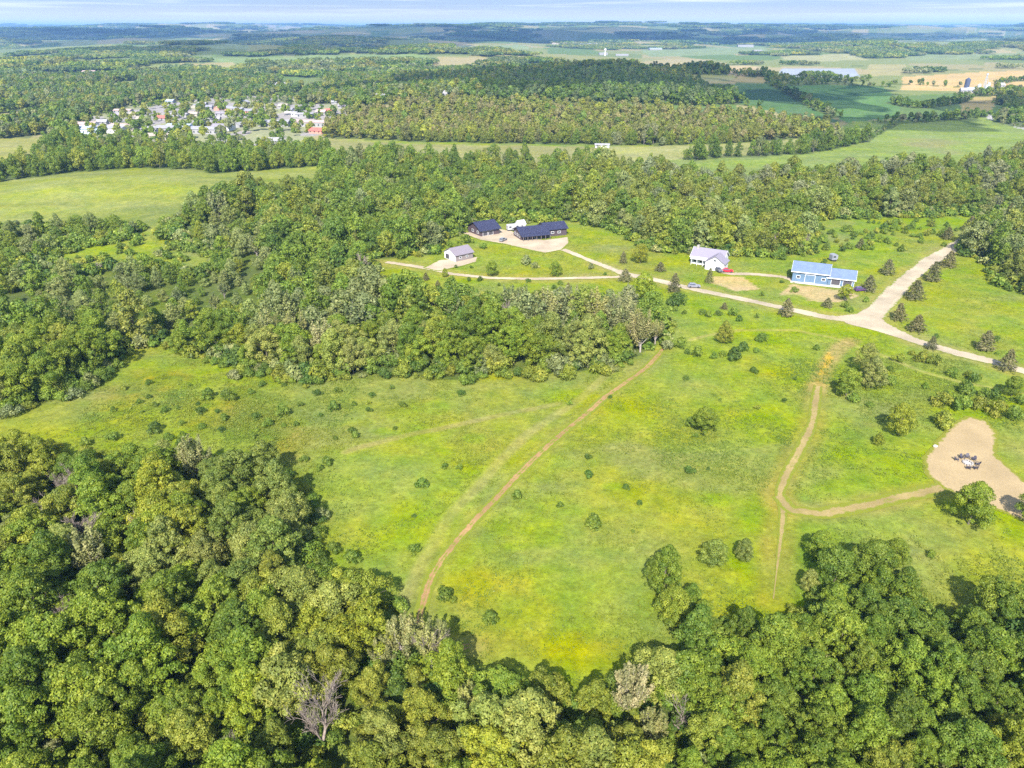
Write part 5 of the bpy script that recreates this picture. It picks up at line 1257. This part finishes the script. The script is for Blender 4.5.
BIG = [  # px, py, length, depth, wall, roof: the larger buildings, read one by one
    (163, 120, 14, 10, 'white', 'red', 'house'), (180, 117, 26, 12, 'white', 'white', 'store'), (194, 116, 12, 9, 'cream', 'tan', 'house'), (173, 132, 30, 14, 'white', 'white', 'store'), (181, 130, 24, 14, 'blue', 'pale blue', 'store'), (208, 133, 30, 16, 'white', 'pale grey', 'store'), (222, 130, 22, 14, 'grey', 'mauve grey', 'store'),
    (226, 116, 26, 14, 'white', 'mauve grey', 'store'), (238, 111, 24, 16, 'cream', 'pale grey', 'store'), (250, 113, 18, 12, 'brick', 'dark grey', 'store'), (219, 110, 12, 10, 'brick', 'pinkish', 'house'), (230, 110, 13, 10, 'brick', 'dark grey', 'house'), (275, 126, 30, 12, 'white', 'white', 'store'), (260, 121, 20, 10, 'white', 'pale grey', 'house'),
    (275, 143, 16, 10, 'white', 'white', 'barn'), (318, 133, 18, 12, 'brick', 'red', 'barn'), (312, 126, 34, 14, 'white', 'pinkish', 'store'), (322, 114, 14, 11, 'white', 'pinkish', 'house'), (330, 113, 12, 10, 'cream', 'red', 'house'), (306, 117, 22, 12, 'white', 'white', 'store'), (297, 116, 12, 10, 'grey', 'pale grey', 'house'),
    (124, 113, 26, 12, 'white', 'pinkish', 'store'), (118, 117, 12, 10, 'white', 'mauve grey', 'house'), (86, 128, 22, 12, 'grey', 'pinkish', 'store'), (92, 133, 26, 14, 'blue', 'pale blue', 'store'), (112, 132, 30, 14, 'grey', 'pale grey', 'store'), (126, 130, 28, 12, 'cream', 'pinkish', 'store'), (150, 131, 18, 12, 'white', 'white', 'house'), (160, 140, 20, 12, 'cream', 'tan', 'store'),
    (87, 114, 14, 10, 'white', 'white', 'house'), (171, 103, 14, 10, 'white', 'pale blue', 'house'), (155, 101, 12, 10, 'white', 'mauve grey', 'house'), (203, 106, 14, 10, 'white', 'white', 'house'), (196, 108, 12, 10, 'cream', 'pale grey', 'house'), (209, 109, 12, 10, 'white', 'dark grey', 'house'), (264, 100, 14, 10, 'white', 'white', 'house'), (258, 103, 13, 10, 'cream', 'pinkish', 'house'), (282, 87, 16, 10, 'white', 'white', 'house'),
    (304, 99, 14, 10, 'white', 'white', 'house'), (245, 104, 13, 10, 'white', 'pale grey', 'house'), (284, 108, 14, 10, 'white', 'tan', 'house'), (290, 112, 12, 10, 'grey', 'dark grey', 'house'), (270, 112, 12, 9, 'cream', 'tan', 'house'), (336, 104, 12, 10, 'white', 'pale grey', 'house'), (343, 108, 12, 10, 'white', 'mauve grey', 'house'), (93, 90, 14, 11, 'white', 'pale blue', 'house'), (114, 92, 13, 10, 'white', 'pale blue', 'house'),
    (90, 74, 22, 12, 'cream', 'pinkish', 'store'), (365, 98, 14, 10, 'white', 'mauve grey', 'house'), (383, 100, 13, 10, 'grey', 'pale grey', 'house'), (450, 97, 12, 9, 'white', 'white', 'house'), (510, 88, 14, 10, 'white', 'white', 'house'), (486, 76, 16, 10, 'cream', 'tan', 'house'), (505, 72, 14, 10, 'white', 'white', 'house'), (240, 127, 14, 10, 'white', 'white', 'house'), (214, 121, 18, 10, 'white', 'white', 'store'), (234, 120, 16, 10, 'white', 'pale grey', 'store'), (247, 118, 14, 10, 'white', 'white', 'store'), (200, 124, 14, 10, 'white', 'mauve grey', 'house'), (142, 121, 12, 9, 'white', 'tan', 'house'), (103, 124, 13, 9, 'white', 'white', 'house'), (135, 116, 12, 9, 'cream', 'tan', 'house')]
ps = px2w([(b[0], b[1]) for b in BIG])
for (bx, by, L, D, wl, rf, cat), p in zip(BIG, ps):
    k = (.95 if L >= 20 and by > 125 else .72) if by > 100 else 1.1
    e = far_house(p, R(rt.choice([-14, -8, 70, 80, 4, -20])) if L < 20 else R(rt.uniform(-18, 4)), L * k, D * k, (3.4 if L < 20 else 4.2) * k, (2.6 if L < 20 else 1.6) * k, wl, rf, 'town_house' if cat == 'house' else 'red_barn' if rf == 'red' and cat == 'barn' else 'store_building' if cat == 'store' else 'white_barn', cat)
    e['group'] = 'buildings of the town in the valley'
    reg = 'at the town left end' if bx < 135 else 'in the town left half' if bx < 200 else 'in the town centre' if bx < 262 else 'at the town right end' if bx < 350 else 'beyond the town in the woods'
    row = ', back row' if by < 112 else ', middle row' if by < 125 else ', front row'
    items.append(dict(o=e, px=bx, key=f'{rf} roofed {wl} {cat} {reg}{row if bx < 350 else ""}'))
label_all(items, None)
# trees of the town: too far to show parts
items = []
ctown = [leaf_mesh('town_tree', *(lambda q: (q[0], q[1], q[3], q[5], q[2]))(broad_proto(600 + i, 380, .75, lobes=12, lobe_r=1.8, h=9.5, h0=.2))) for i in range(3)]
for x, y in TOWN_TREES:
    z = on(x, y); px, py, _ = w2px(np.array([x, y, z + 4])); px = float(px); py = float(py)
    if abs(px - 512) > 530: continue
    cn = choose(rt, {'green': 4, 'olive': 3, 'dark green': 2, 'grey-green': 1, 'yellow-green': 1}); s = rt.uniform(.65, 1.2)
    o = link('town_tree', ctown[rt.integers(3)], None, (x, y, z), rt.uniform(0, 6)); o.scale = (s, s, s); o['tint'] = list(jit_tint(TINT[cn]))
    tag(o, None, 'tree', 'trees between the houses of the town')
    row = 'highest' if py < 103 else 'second' if py < 110 else 'third' if py < 117 else 'fourth' if py < 124 else 'fifth' if py < 131 else 'lowest'
    half = 'left end' if px < 140 else 'left half' if px < 200 else 'middle' if px < 255 else 'right half' if px < 300 else 'right end'
    items.append(dict(o=o, px=px, key=f'{cn} tree among the town houses, {half}, {row} row'))
label_all(items, None)
# long white plant and other far sheds
items = []
for bx, by, L, D, h, wl, rf, lab in [(80, 54.5, 150, 60, 9, 'white', 'white', 'long white factory far off, left one'), (112, 55, 190, 70, 9, 'white', 'white', 'longest white factory of the far row'), (140, 55, 170, 60, 9, 'white', 'white', 'white factory at the right end of the far row'), (98, 36, 120, 60, 10, 'white', 'white', 'small white works high on the far hills'),
        (565, 45, 190, 60, 10, 'cream', 'pinkish', 'pale pinkish warehouse on the far plain, left one'), (590, 45.5, 150, 60, 10, 'white', 'white', 'white warehouse on the far plain beside the pinkish one'), (603, 55, 60, 40, 10, 'white', 'white', 'white plant below the far warehouses'), (622, 56, 90, 40, 8, 'white', 'white', 'white plant right of the far silo'), (630, 63, 70, 40, 7, 'grey', 'pale grey', 'grey shed on the far plain below the plant'), (655, 50, 90, 50, 9, 'white', 'pale blue', 'bluish shed on the far plain'),
        (745, 47, 110, 50, 10, 'white', 'white', 'white shed on the right far plain'), (757, 52, 60, 40, 9, 'white', 'white', 'small white shed under the right far plain shed'), (830, 44, 90, 50, 10, 'cream', 'pinkish', 'pinkish shed on the right far plain'), (985, 44, 70, 40, 10, 'white', 'white', 'white farm shed among the right far woods')]:
    p = P(bx, by); k = p[1] / 3600
    e = far_house(p, R(rt.uniform(-6, 6)), L * k * .62, D * k * .7, h * max(k, .7) * .7, 2, wl, rf, 'far_warehouse', 'warehouse'); tag(e, lab, None, 'white works far off in the valley')
p = P(605, 56); wt = MB(); hk = p[1] / 4600
wt.tube((0, 0, -2), (0, 0, 26 * hk), 3.0 * hk, 2.4 * hk, 10); wt.tube((0, 0, 26 * hk), (0, 0, 30 * hk), 2.4 * hk, 6.5 * hk, 12); wt.tube((0, 0, 30 * hk), (0, 0, 37 * hk), 6.5 * hk, 6.0 * hk, 12); wt.tube((0, 0, 37 * hk), (0, 0, 40 * hk), 6.0 * hk, 1.0 * hk, 12)
tag(wt.build('water_tower', M_WHITE, None, loc=p), 'tall white water tower on the far plain', 'water tower')
# farm with silos on the right
M_SILO = simple_mat('dark_blue_silo', (.045, .055, .09), .5, .15, .5)
p = P(965.5, 91); si = empty('dark_silo', p); tag(si, 'tall dark blue silo at the left of the far farm', 'silo')
MB().tube((0, 0, -2), (0, 0, 16), 3.6, 3.6, 14).build('barrel', M_SILO, si); MB().tube((0, 0, 16), (0, 0, 18.5), 3.6, .6, 14).build('dome', M_SILO, si)
for bx, by, h, r, lab in [(978, 91.5, 9, 2.6, 'short grey grain bin, left of the farm elevator'), (985.5, 92, 8, 3.2, 'wide grey grain bin right of the farm elevator'), (987.5, 90.5, 10, 2.2, 'slim grey grain bin at the right of the far farm')]:
    p = P(bx, by); si = empty('grain_bin', p); tag(si, lab, 'grain bin', 'grain bins of the far farm')
    MB().tube((0, 0, -1), (0, 0, h), r, r, 14).build('barrel', M_STEEL, si); MB().tube((0, 0, h), (0, 0, h + r * .7), r, .3, 14).build('cone_roof', M_STEEL, si)
p = P(983, 92); el = empty('grain_elevator', p); tag(el, 'thin steel grain elevator mast rising above the far farm bins', 'grain elevator')
mb = MB()
for s in ((-1, -1), (1, -1), (1, 1), (-1, 1)): mb.tube((s[0] * 1.6, s[1] * 1.6, -1), (s[0] * .5, s[1] * .5, 24), .3, .2, 5)
for i in range(6): mb.box(-1.5 + i * .18, 1.5 - i * .18, -.12, .12, 2 + i * 3.6, 2.3 + i * 3.6)
mb.build('mast', M_STEEL, el); MB().box(-.9, .9, -.9, .9, 23, 25.5).build('head', M_STEEL, el); MB().tube((0, 0, 23.5), (6, 0, 10), .25, .25, 6).build('spout', M_STEEL, el)
for bx, by, L, D, wl, rf, lab in [(973, 92.5, 20, 10, 'white', 'pale blue', 'pale blue roofed barn beside the dark silo'), (980, 93.5, 14, 9, 'white', 'white', 'white roofed barn under the grain elevator'), (992, 92, 13, 9, 'grey', 'mauve grey', 'grey barn right of the grain bins'), (999, 87.5, 13, 9, 'white', 'white', 'white farmhouse at the right of the far farm'), (963, 93, 9, 7, 'white', 'white', 'small white shed left of the dark silo')]:
    e = far_house(P(bx, by), R(rt.uniform(-15, 5)), L, D, 4, 3, wl, rf, 'farm_barn', 'barn'); tag(e, lab, None, 'buildings of the far farm')
e = far_house(P(1019, 177), R(-12), 11, 8, 3, 2, 'white', 'pale grey', 'white_house', 'house'); tag(e, 'pale house half hidden in trees at the right frame edge')
e = far_house(P(602, 147.5), R(-3), 11, 4, 2.2, .8, 'grey', 'white', 'white_shed', 'shed'); tag(e, 'low white shed on the strip field below the brown ridge')

# ------------------------------------------------------------------ the uncounted woods: one scatter object
def scatter_group():
    g = bpy.data.node_groups.new('woodland_scatter', 'GeometryNodeTree')
    g.interface.new_socket('Geometry', in_out='INPUT', socket_type='NodeSocketGeometry'); g.interface.new_socket('Geometry', in_out='OUTPUT', socket_type='NodeSocketGeometry')
    gi = g.nodes.new('NodeGroupInput'); go = g.nodes.new('NodeGroupOutput')
    ci = g.nodes.new('GeometryNodeCollectionInfo'); ci.inputs['Collection'].default_value = PROTO; ci.inputs['Separate Children'].default_value = True; ci.inputs['Reset Children'].default_value = True
    ip = g.nodes.new('GeometryNodeInstanceOnPoints'); ip.inputs['Pick Instance'].default_value = True
    def at(name, typ):
        n = g.nodes.new('GeometryNodeInputNamedAttribute'); n.data_type = typ; n.inputs['Name'].default_value = name; return n.outputs['Attribute']
    er = g.nodes.new('FunctionNodeEulerToRotation')
    g.links.new(at('rot', 'FLOAT_VECTOR'), er.inputs[0]); g.links.new(er.outputs[0], ip.inputs['Rotation'])
    g.links.new(at('scl', 'FLOAT_VECTOR'), ip.inputs['Scale']); g.links.new(at('vid', 'INT'), ip.inputs['Instance Index'])
    g.links.new(gi.outputs[0], ip.inputs['Points']); g.links.new(ci.outputs[0], ip.inputs['Instance']); g.links.new(ip.outputs[0], go.inputs[0])
    return g
GN = scatter_group()
def scatter(name, label, sel):
    me = bpy.data.meshes.new(name); pos = np.array(S_pos, np.float32)[sel]
    me.vertices.add(len(pos)); me.vertices.foreach_set('co', pos.ravel())
    for n, arr in (('scl', S_scl), ('rot', S_rot), ('tint', S_tint)):
        a = me.attributes.new(n, 'FLOAT_VECTOR', 'POINT'); a.data.foreach_set('vector', np.array(arr, np.float32)[sel].ravel())
    a = me.attributes.new('vid', 'INT', 'POINT'); a.data.foreach_set('value', np.array(S_vid, np.int32)[sel])
    o = link(name, me); md = o.modifiers.new('scatter', 'NODES'); md.node_group = GN
    tag(o, label, 'woods', kind='stuff')
sy = np.array(S_pos)[:, 1]
scatter('woodland', 'unbroken mixed woods round the meadow and houses', sy < 640)
scatter('far_woods', 'distant woods and tree lines running to the far hills', sy >= 640)
print('individual trees', len(TREES), 'scattered', len(sy), 'bushes', len(BUSH), 'weeds', len(X))

# ------------------------------------------------------------------ light, sky, clouds, air
W = bpy.data.worlds.new('World'); SC.world = W; W.use_nodes = True
nt = W.node_tree; bg = nt.nodes['Background']
sky = N(nt, 'ShaderNodeTexSky'); sky.sky_type = 'NISHITA'; sky.sun_disc = False
sky.sun_elevation = SUN_EL; sky.sun_rotation = PI + SUN_AZ; sky.altitude = 300; sky.air_density = 1.0; sky.dust_density = .6; sky.ozone_density = 1.2
tc = N(nt, 'ShaderNodeTexCoord'); sp = N(nt, 'ShaderNodeSeparateXYZ'); nt.links.new(tc.outputs['Generated'], sp.inputs[0])
mp = N(nt, 'ShaderNodeMapping'); mp.inputs['Scale'].default_value = (2.2, 2.2, 95); nt.links.new(tc.outputs['Generated'], mp.inputs['Vector'])
no = N(nt, 'ShaderNodeTexNoise'); no.inputs['Scale'].default_value = 1.6; no.inputs['Detail'].default_value = 6; no.inputs['Roughness'].default_value = .55; nt.links.new(mp.outputs[0], no.inputs['Vector'])
cr = N(nt, 'ShaderNodeMapRange'); cr.interpolation_type = 'SMOOTHSTEP'; cr.inputs['From Min'].default_value = .47; cr.inputs['From Max'].default_value = .66; cr.inputs['To Max'].default_value = .8
nt.links.new(no.outputs['Fac'], cr.inputs['Value'])
fade = N(nt, 'ShaderNodeMapRange'); fade.inputs['From Min'].default_value = .5; fade.inputs['From Max'].default_value = .12; nt.links.new(sp.outputs['Z'], fade.inputs['Value'])
ml = N(nt, 'ShaderNodeMath', operation='MULTIPLY'); nt.links.new(cr.outputs[0], ml.inputs[0]); nt.links.new(fade.outputs[0], ml.inputs[1])
mx = N(nt, 'ShaderNodeMix', data_type='RGBA'); nt.links.new(ml.outputs[0], mx.inputs['Factor']); 
lowr = N(nt, 'ShaderNodeValToRGB'); el_ = lowr.color_ramp.elements
el_[0].position = 0; el_[0].color = (3.9, 3.2, 2.3, 1); el_[1].position = .06; el_[1].color = (.62, 1.06, 1.8, 1)
for ps_, c_ in ((.005, (3.3, 2.85, 2.2)), (.014, (2.2, 2.1, 1.95)), (.025, (1.35, 1.6, 1.95))):
    q = el_.new(ps_); q.color = (*c_, 1)
nt.links.new(sp.outputs['Z'], lowr.inputs[0])
lf = N(nt, 'ShaderNodeMapRange'); lf.inputs['From Min'].default_value = .07; lf.inputs['From Max'].default_value = .3; nt.links.new(sp.outputs['Z'], lf.inputs['Value'])
lm = N(nt, 'ShaderNodeMix', data_type='RGBA'); nt.links.new(lf.outputs[0], lm.inputs['Factor']); nt.links.new(lowr.outputs[0], lm.inputs['A']); nt.links.new(sky.outputs[0], lm.inputs['B'])
nt.links.new(lm.outputs['Result'], mx.inputs['A']); mx.inputs['B'].default_value = (2.55, 2.6, 2.7, 1)
nt.links.new(mx.outputs['Result'], bg.inputs['Color']); bg.inputs['Strength'].default_value = .15

sd = bpy.data.lights.new('sun', 'SUN'); sd.energy = 4.6; sd.angle = R(.53); sd.color = (1, .955, .88)
so = bpy.data.objects.new('sun', sd); COL.objects.link(so)
ray = Vector((SHD[0] * math.cos(SUN_EL), SHD[1] * math.cos(SUN_EL), -math.sin(SUN_EL)))
so.rotation_euler = ray.to_track_quat('-Z', 'Y').to_euler()

# fair-weather clouds high over the valley; their shadows lie on the dark hill, the field and the far plain
M_CLOUD, cnt, cbs = new_mat('cloud'); cbs.inputs['Base Color'].default_value = (.9, .9, .92, 1); cbs.inputs['Roughness'].default_value = 1
ct = N(cnt, 'ShaderNodeBsdfTransparent'); cm = N(cnt, 'ShaderNodeMixShader'); cm.inputs[0].default_value = .42
cnt.links.new(ct.outputs[0], cm.inputs[1]); cnt.links.new(cbs.outputs[0], cm.inputs[2]); cnt.links.new(cm.outputs[0], cnt.nodes['Material Output'].inputs['Surface'])
def cloud(px, py, rx, ry, alt, seed):
    g = P(px, py); t = (alt - g[2]) / math.tan(SUN_EL)
    c = np.array([g[0] - SHD[0] * t, g[1] - SHD[1] * t, alt])
    n_, m_ = 56, 28; th = np.linspace(0, 2 * PI, n_, endpoint=False); ph = np.linspace(-PI / 2, PI / 2, m_)
    T, F_ = np.meshgrid(th, ph); dx, dy, dz = np.cos(T) * np.cos(F_), np.sin(T) * np.cos(F_), np.sin(F_)
    b = 1 + .55 * (fbm(dx * 2.4 + seed, dy * 2.4 + dz * 1.7, seed, 4) - .5) * 2
    v = np.stack([c[0] + dx * rx * b, c[1] + dy * ry * b, c[2] + np.where(dz > 0, dz, dz * .35) * min(rx, ry) * .45 * b], -1).reshape(-1, 3)
    idx = np.arange(n_ * m_).reshape(m_, n_); a = idx[:-1]; bb = idx[1:]
    f = np.stack([a, np.roll(a, -1, 1), np.roll(bb, -1, 1), bb], -1).reshape(-1, 4)
    tag(link('cloud', np_mesh('cloud', v, f, M_CLOUD, True)), 'white flat based fair weather cloud above the valley', kind='structure')
cloud(625, 86, 330, 240, 620, 3)
cloud(905, 124, 95, 50, 560, 9)
cloud(800, 100, 70, 130, 600, 14)
cloud(1010, 108, 90, 90, 600, 23)
cloud(365, 43, 520, 520, 1100, 31)
cloud(545, 40, 700, 520, 1300, 37)
cloud(40, 38, 900, 700, 1300, 41)
cloud(860, 37, 900, 600, 1300, 47)
cloud(240, 47, 420, 240, 1000, 53)
cloud(150, 41, 700, 400, 1300, 59)
cloud(720, 44, 500, 300, 1200, 61)
cloud(980, 41, 600, 400, 1300, 67)
cloud(450, 36, 1200, 600, 1500, 71)
cloud(280, 33, 1500, 900, 1600, 73)
cloud(650, 33, 1500, 900, 1600, 79)

hz = bpy.data.materials.new('haze'); hz.use_nodes = True; hn = hz.node_tree
hn.nodes.remove(hn.nodes['Principled BSDF']); pv = N(hn, 'ShaderNodeVolumePrincipled')
pv.inputs['Color'].default_value = (.21, .40, .76, 1); pv.inputs['Density'].default_value = 7.5e-5; pv.inputs['Anisotropy'].default_value = .0
hn.links.new(pv.outputs[0], hn.nodes['Material Output'].inputs['Volume'])
zmin = float(Zg.min()); zmax = max(float(Zg.max()) + 40, 150)
box = MB().box(-36500, 36500, -700, 34500, zmin - 1, zmax).build('haze', hz); tag(box, 'thin blue summer haze over the far hills', 'haze', kind='stuff')

# ------------------------------------------------------------------ camera and output
cd = bpy.data.cameras.new('camera'); co = bpy.data.objects.new('camera', cd); COL.objects.link(co)
co.location = (0, 0, CAM_Z); co.rotation_euler = (PI / 2 - PITCH, 0, 0)
cd.sensor_fit = 'HORIZONTAL'; cd.sensor_width = 36; cd.lens = FOC * 36 / 1024; cd.clip_start = 1; cd.clip_end = 90000
SC.camera = co
SC.view_settings.view_transform = 'Standard'; SC.view_settings.look = 'None'; SC.view_settings.exposure = 1.68; SC.view_settings.gamma = 1; SC.view_settings.use_curve_mapping = False
SC.render.engine = 'CYCLES'; cy = SC.cycles
cy.max_bounces = 6; cy.diffuse_bounces = 3; cy.glossy_bounces = 2; cy.transmission_bounces = 3; cy.volume_bounces = 1; cy.transparent_max_bounces = 4
cy.use_denoising = False; cy.denoiser = 'OPENIMAGEDENOISE'; cy.denoising_input_passes = 'RGB_ALBEDO_NORMAL'; cy.denoising_prefilter = 'ACCURATE'; cy.sample_clamp_indirect = 4; cy.caustics_reflective = False; cy.caustics_refractive = False
cy.volume_step_rate = 1; cy.volume_max_steps = 64
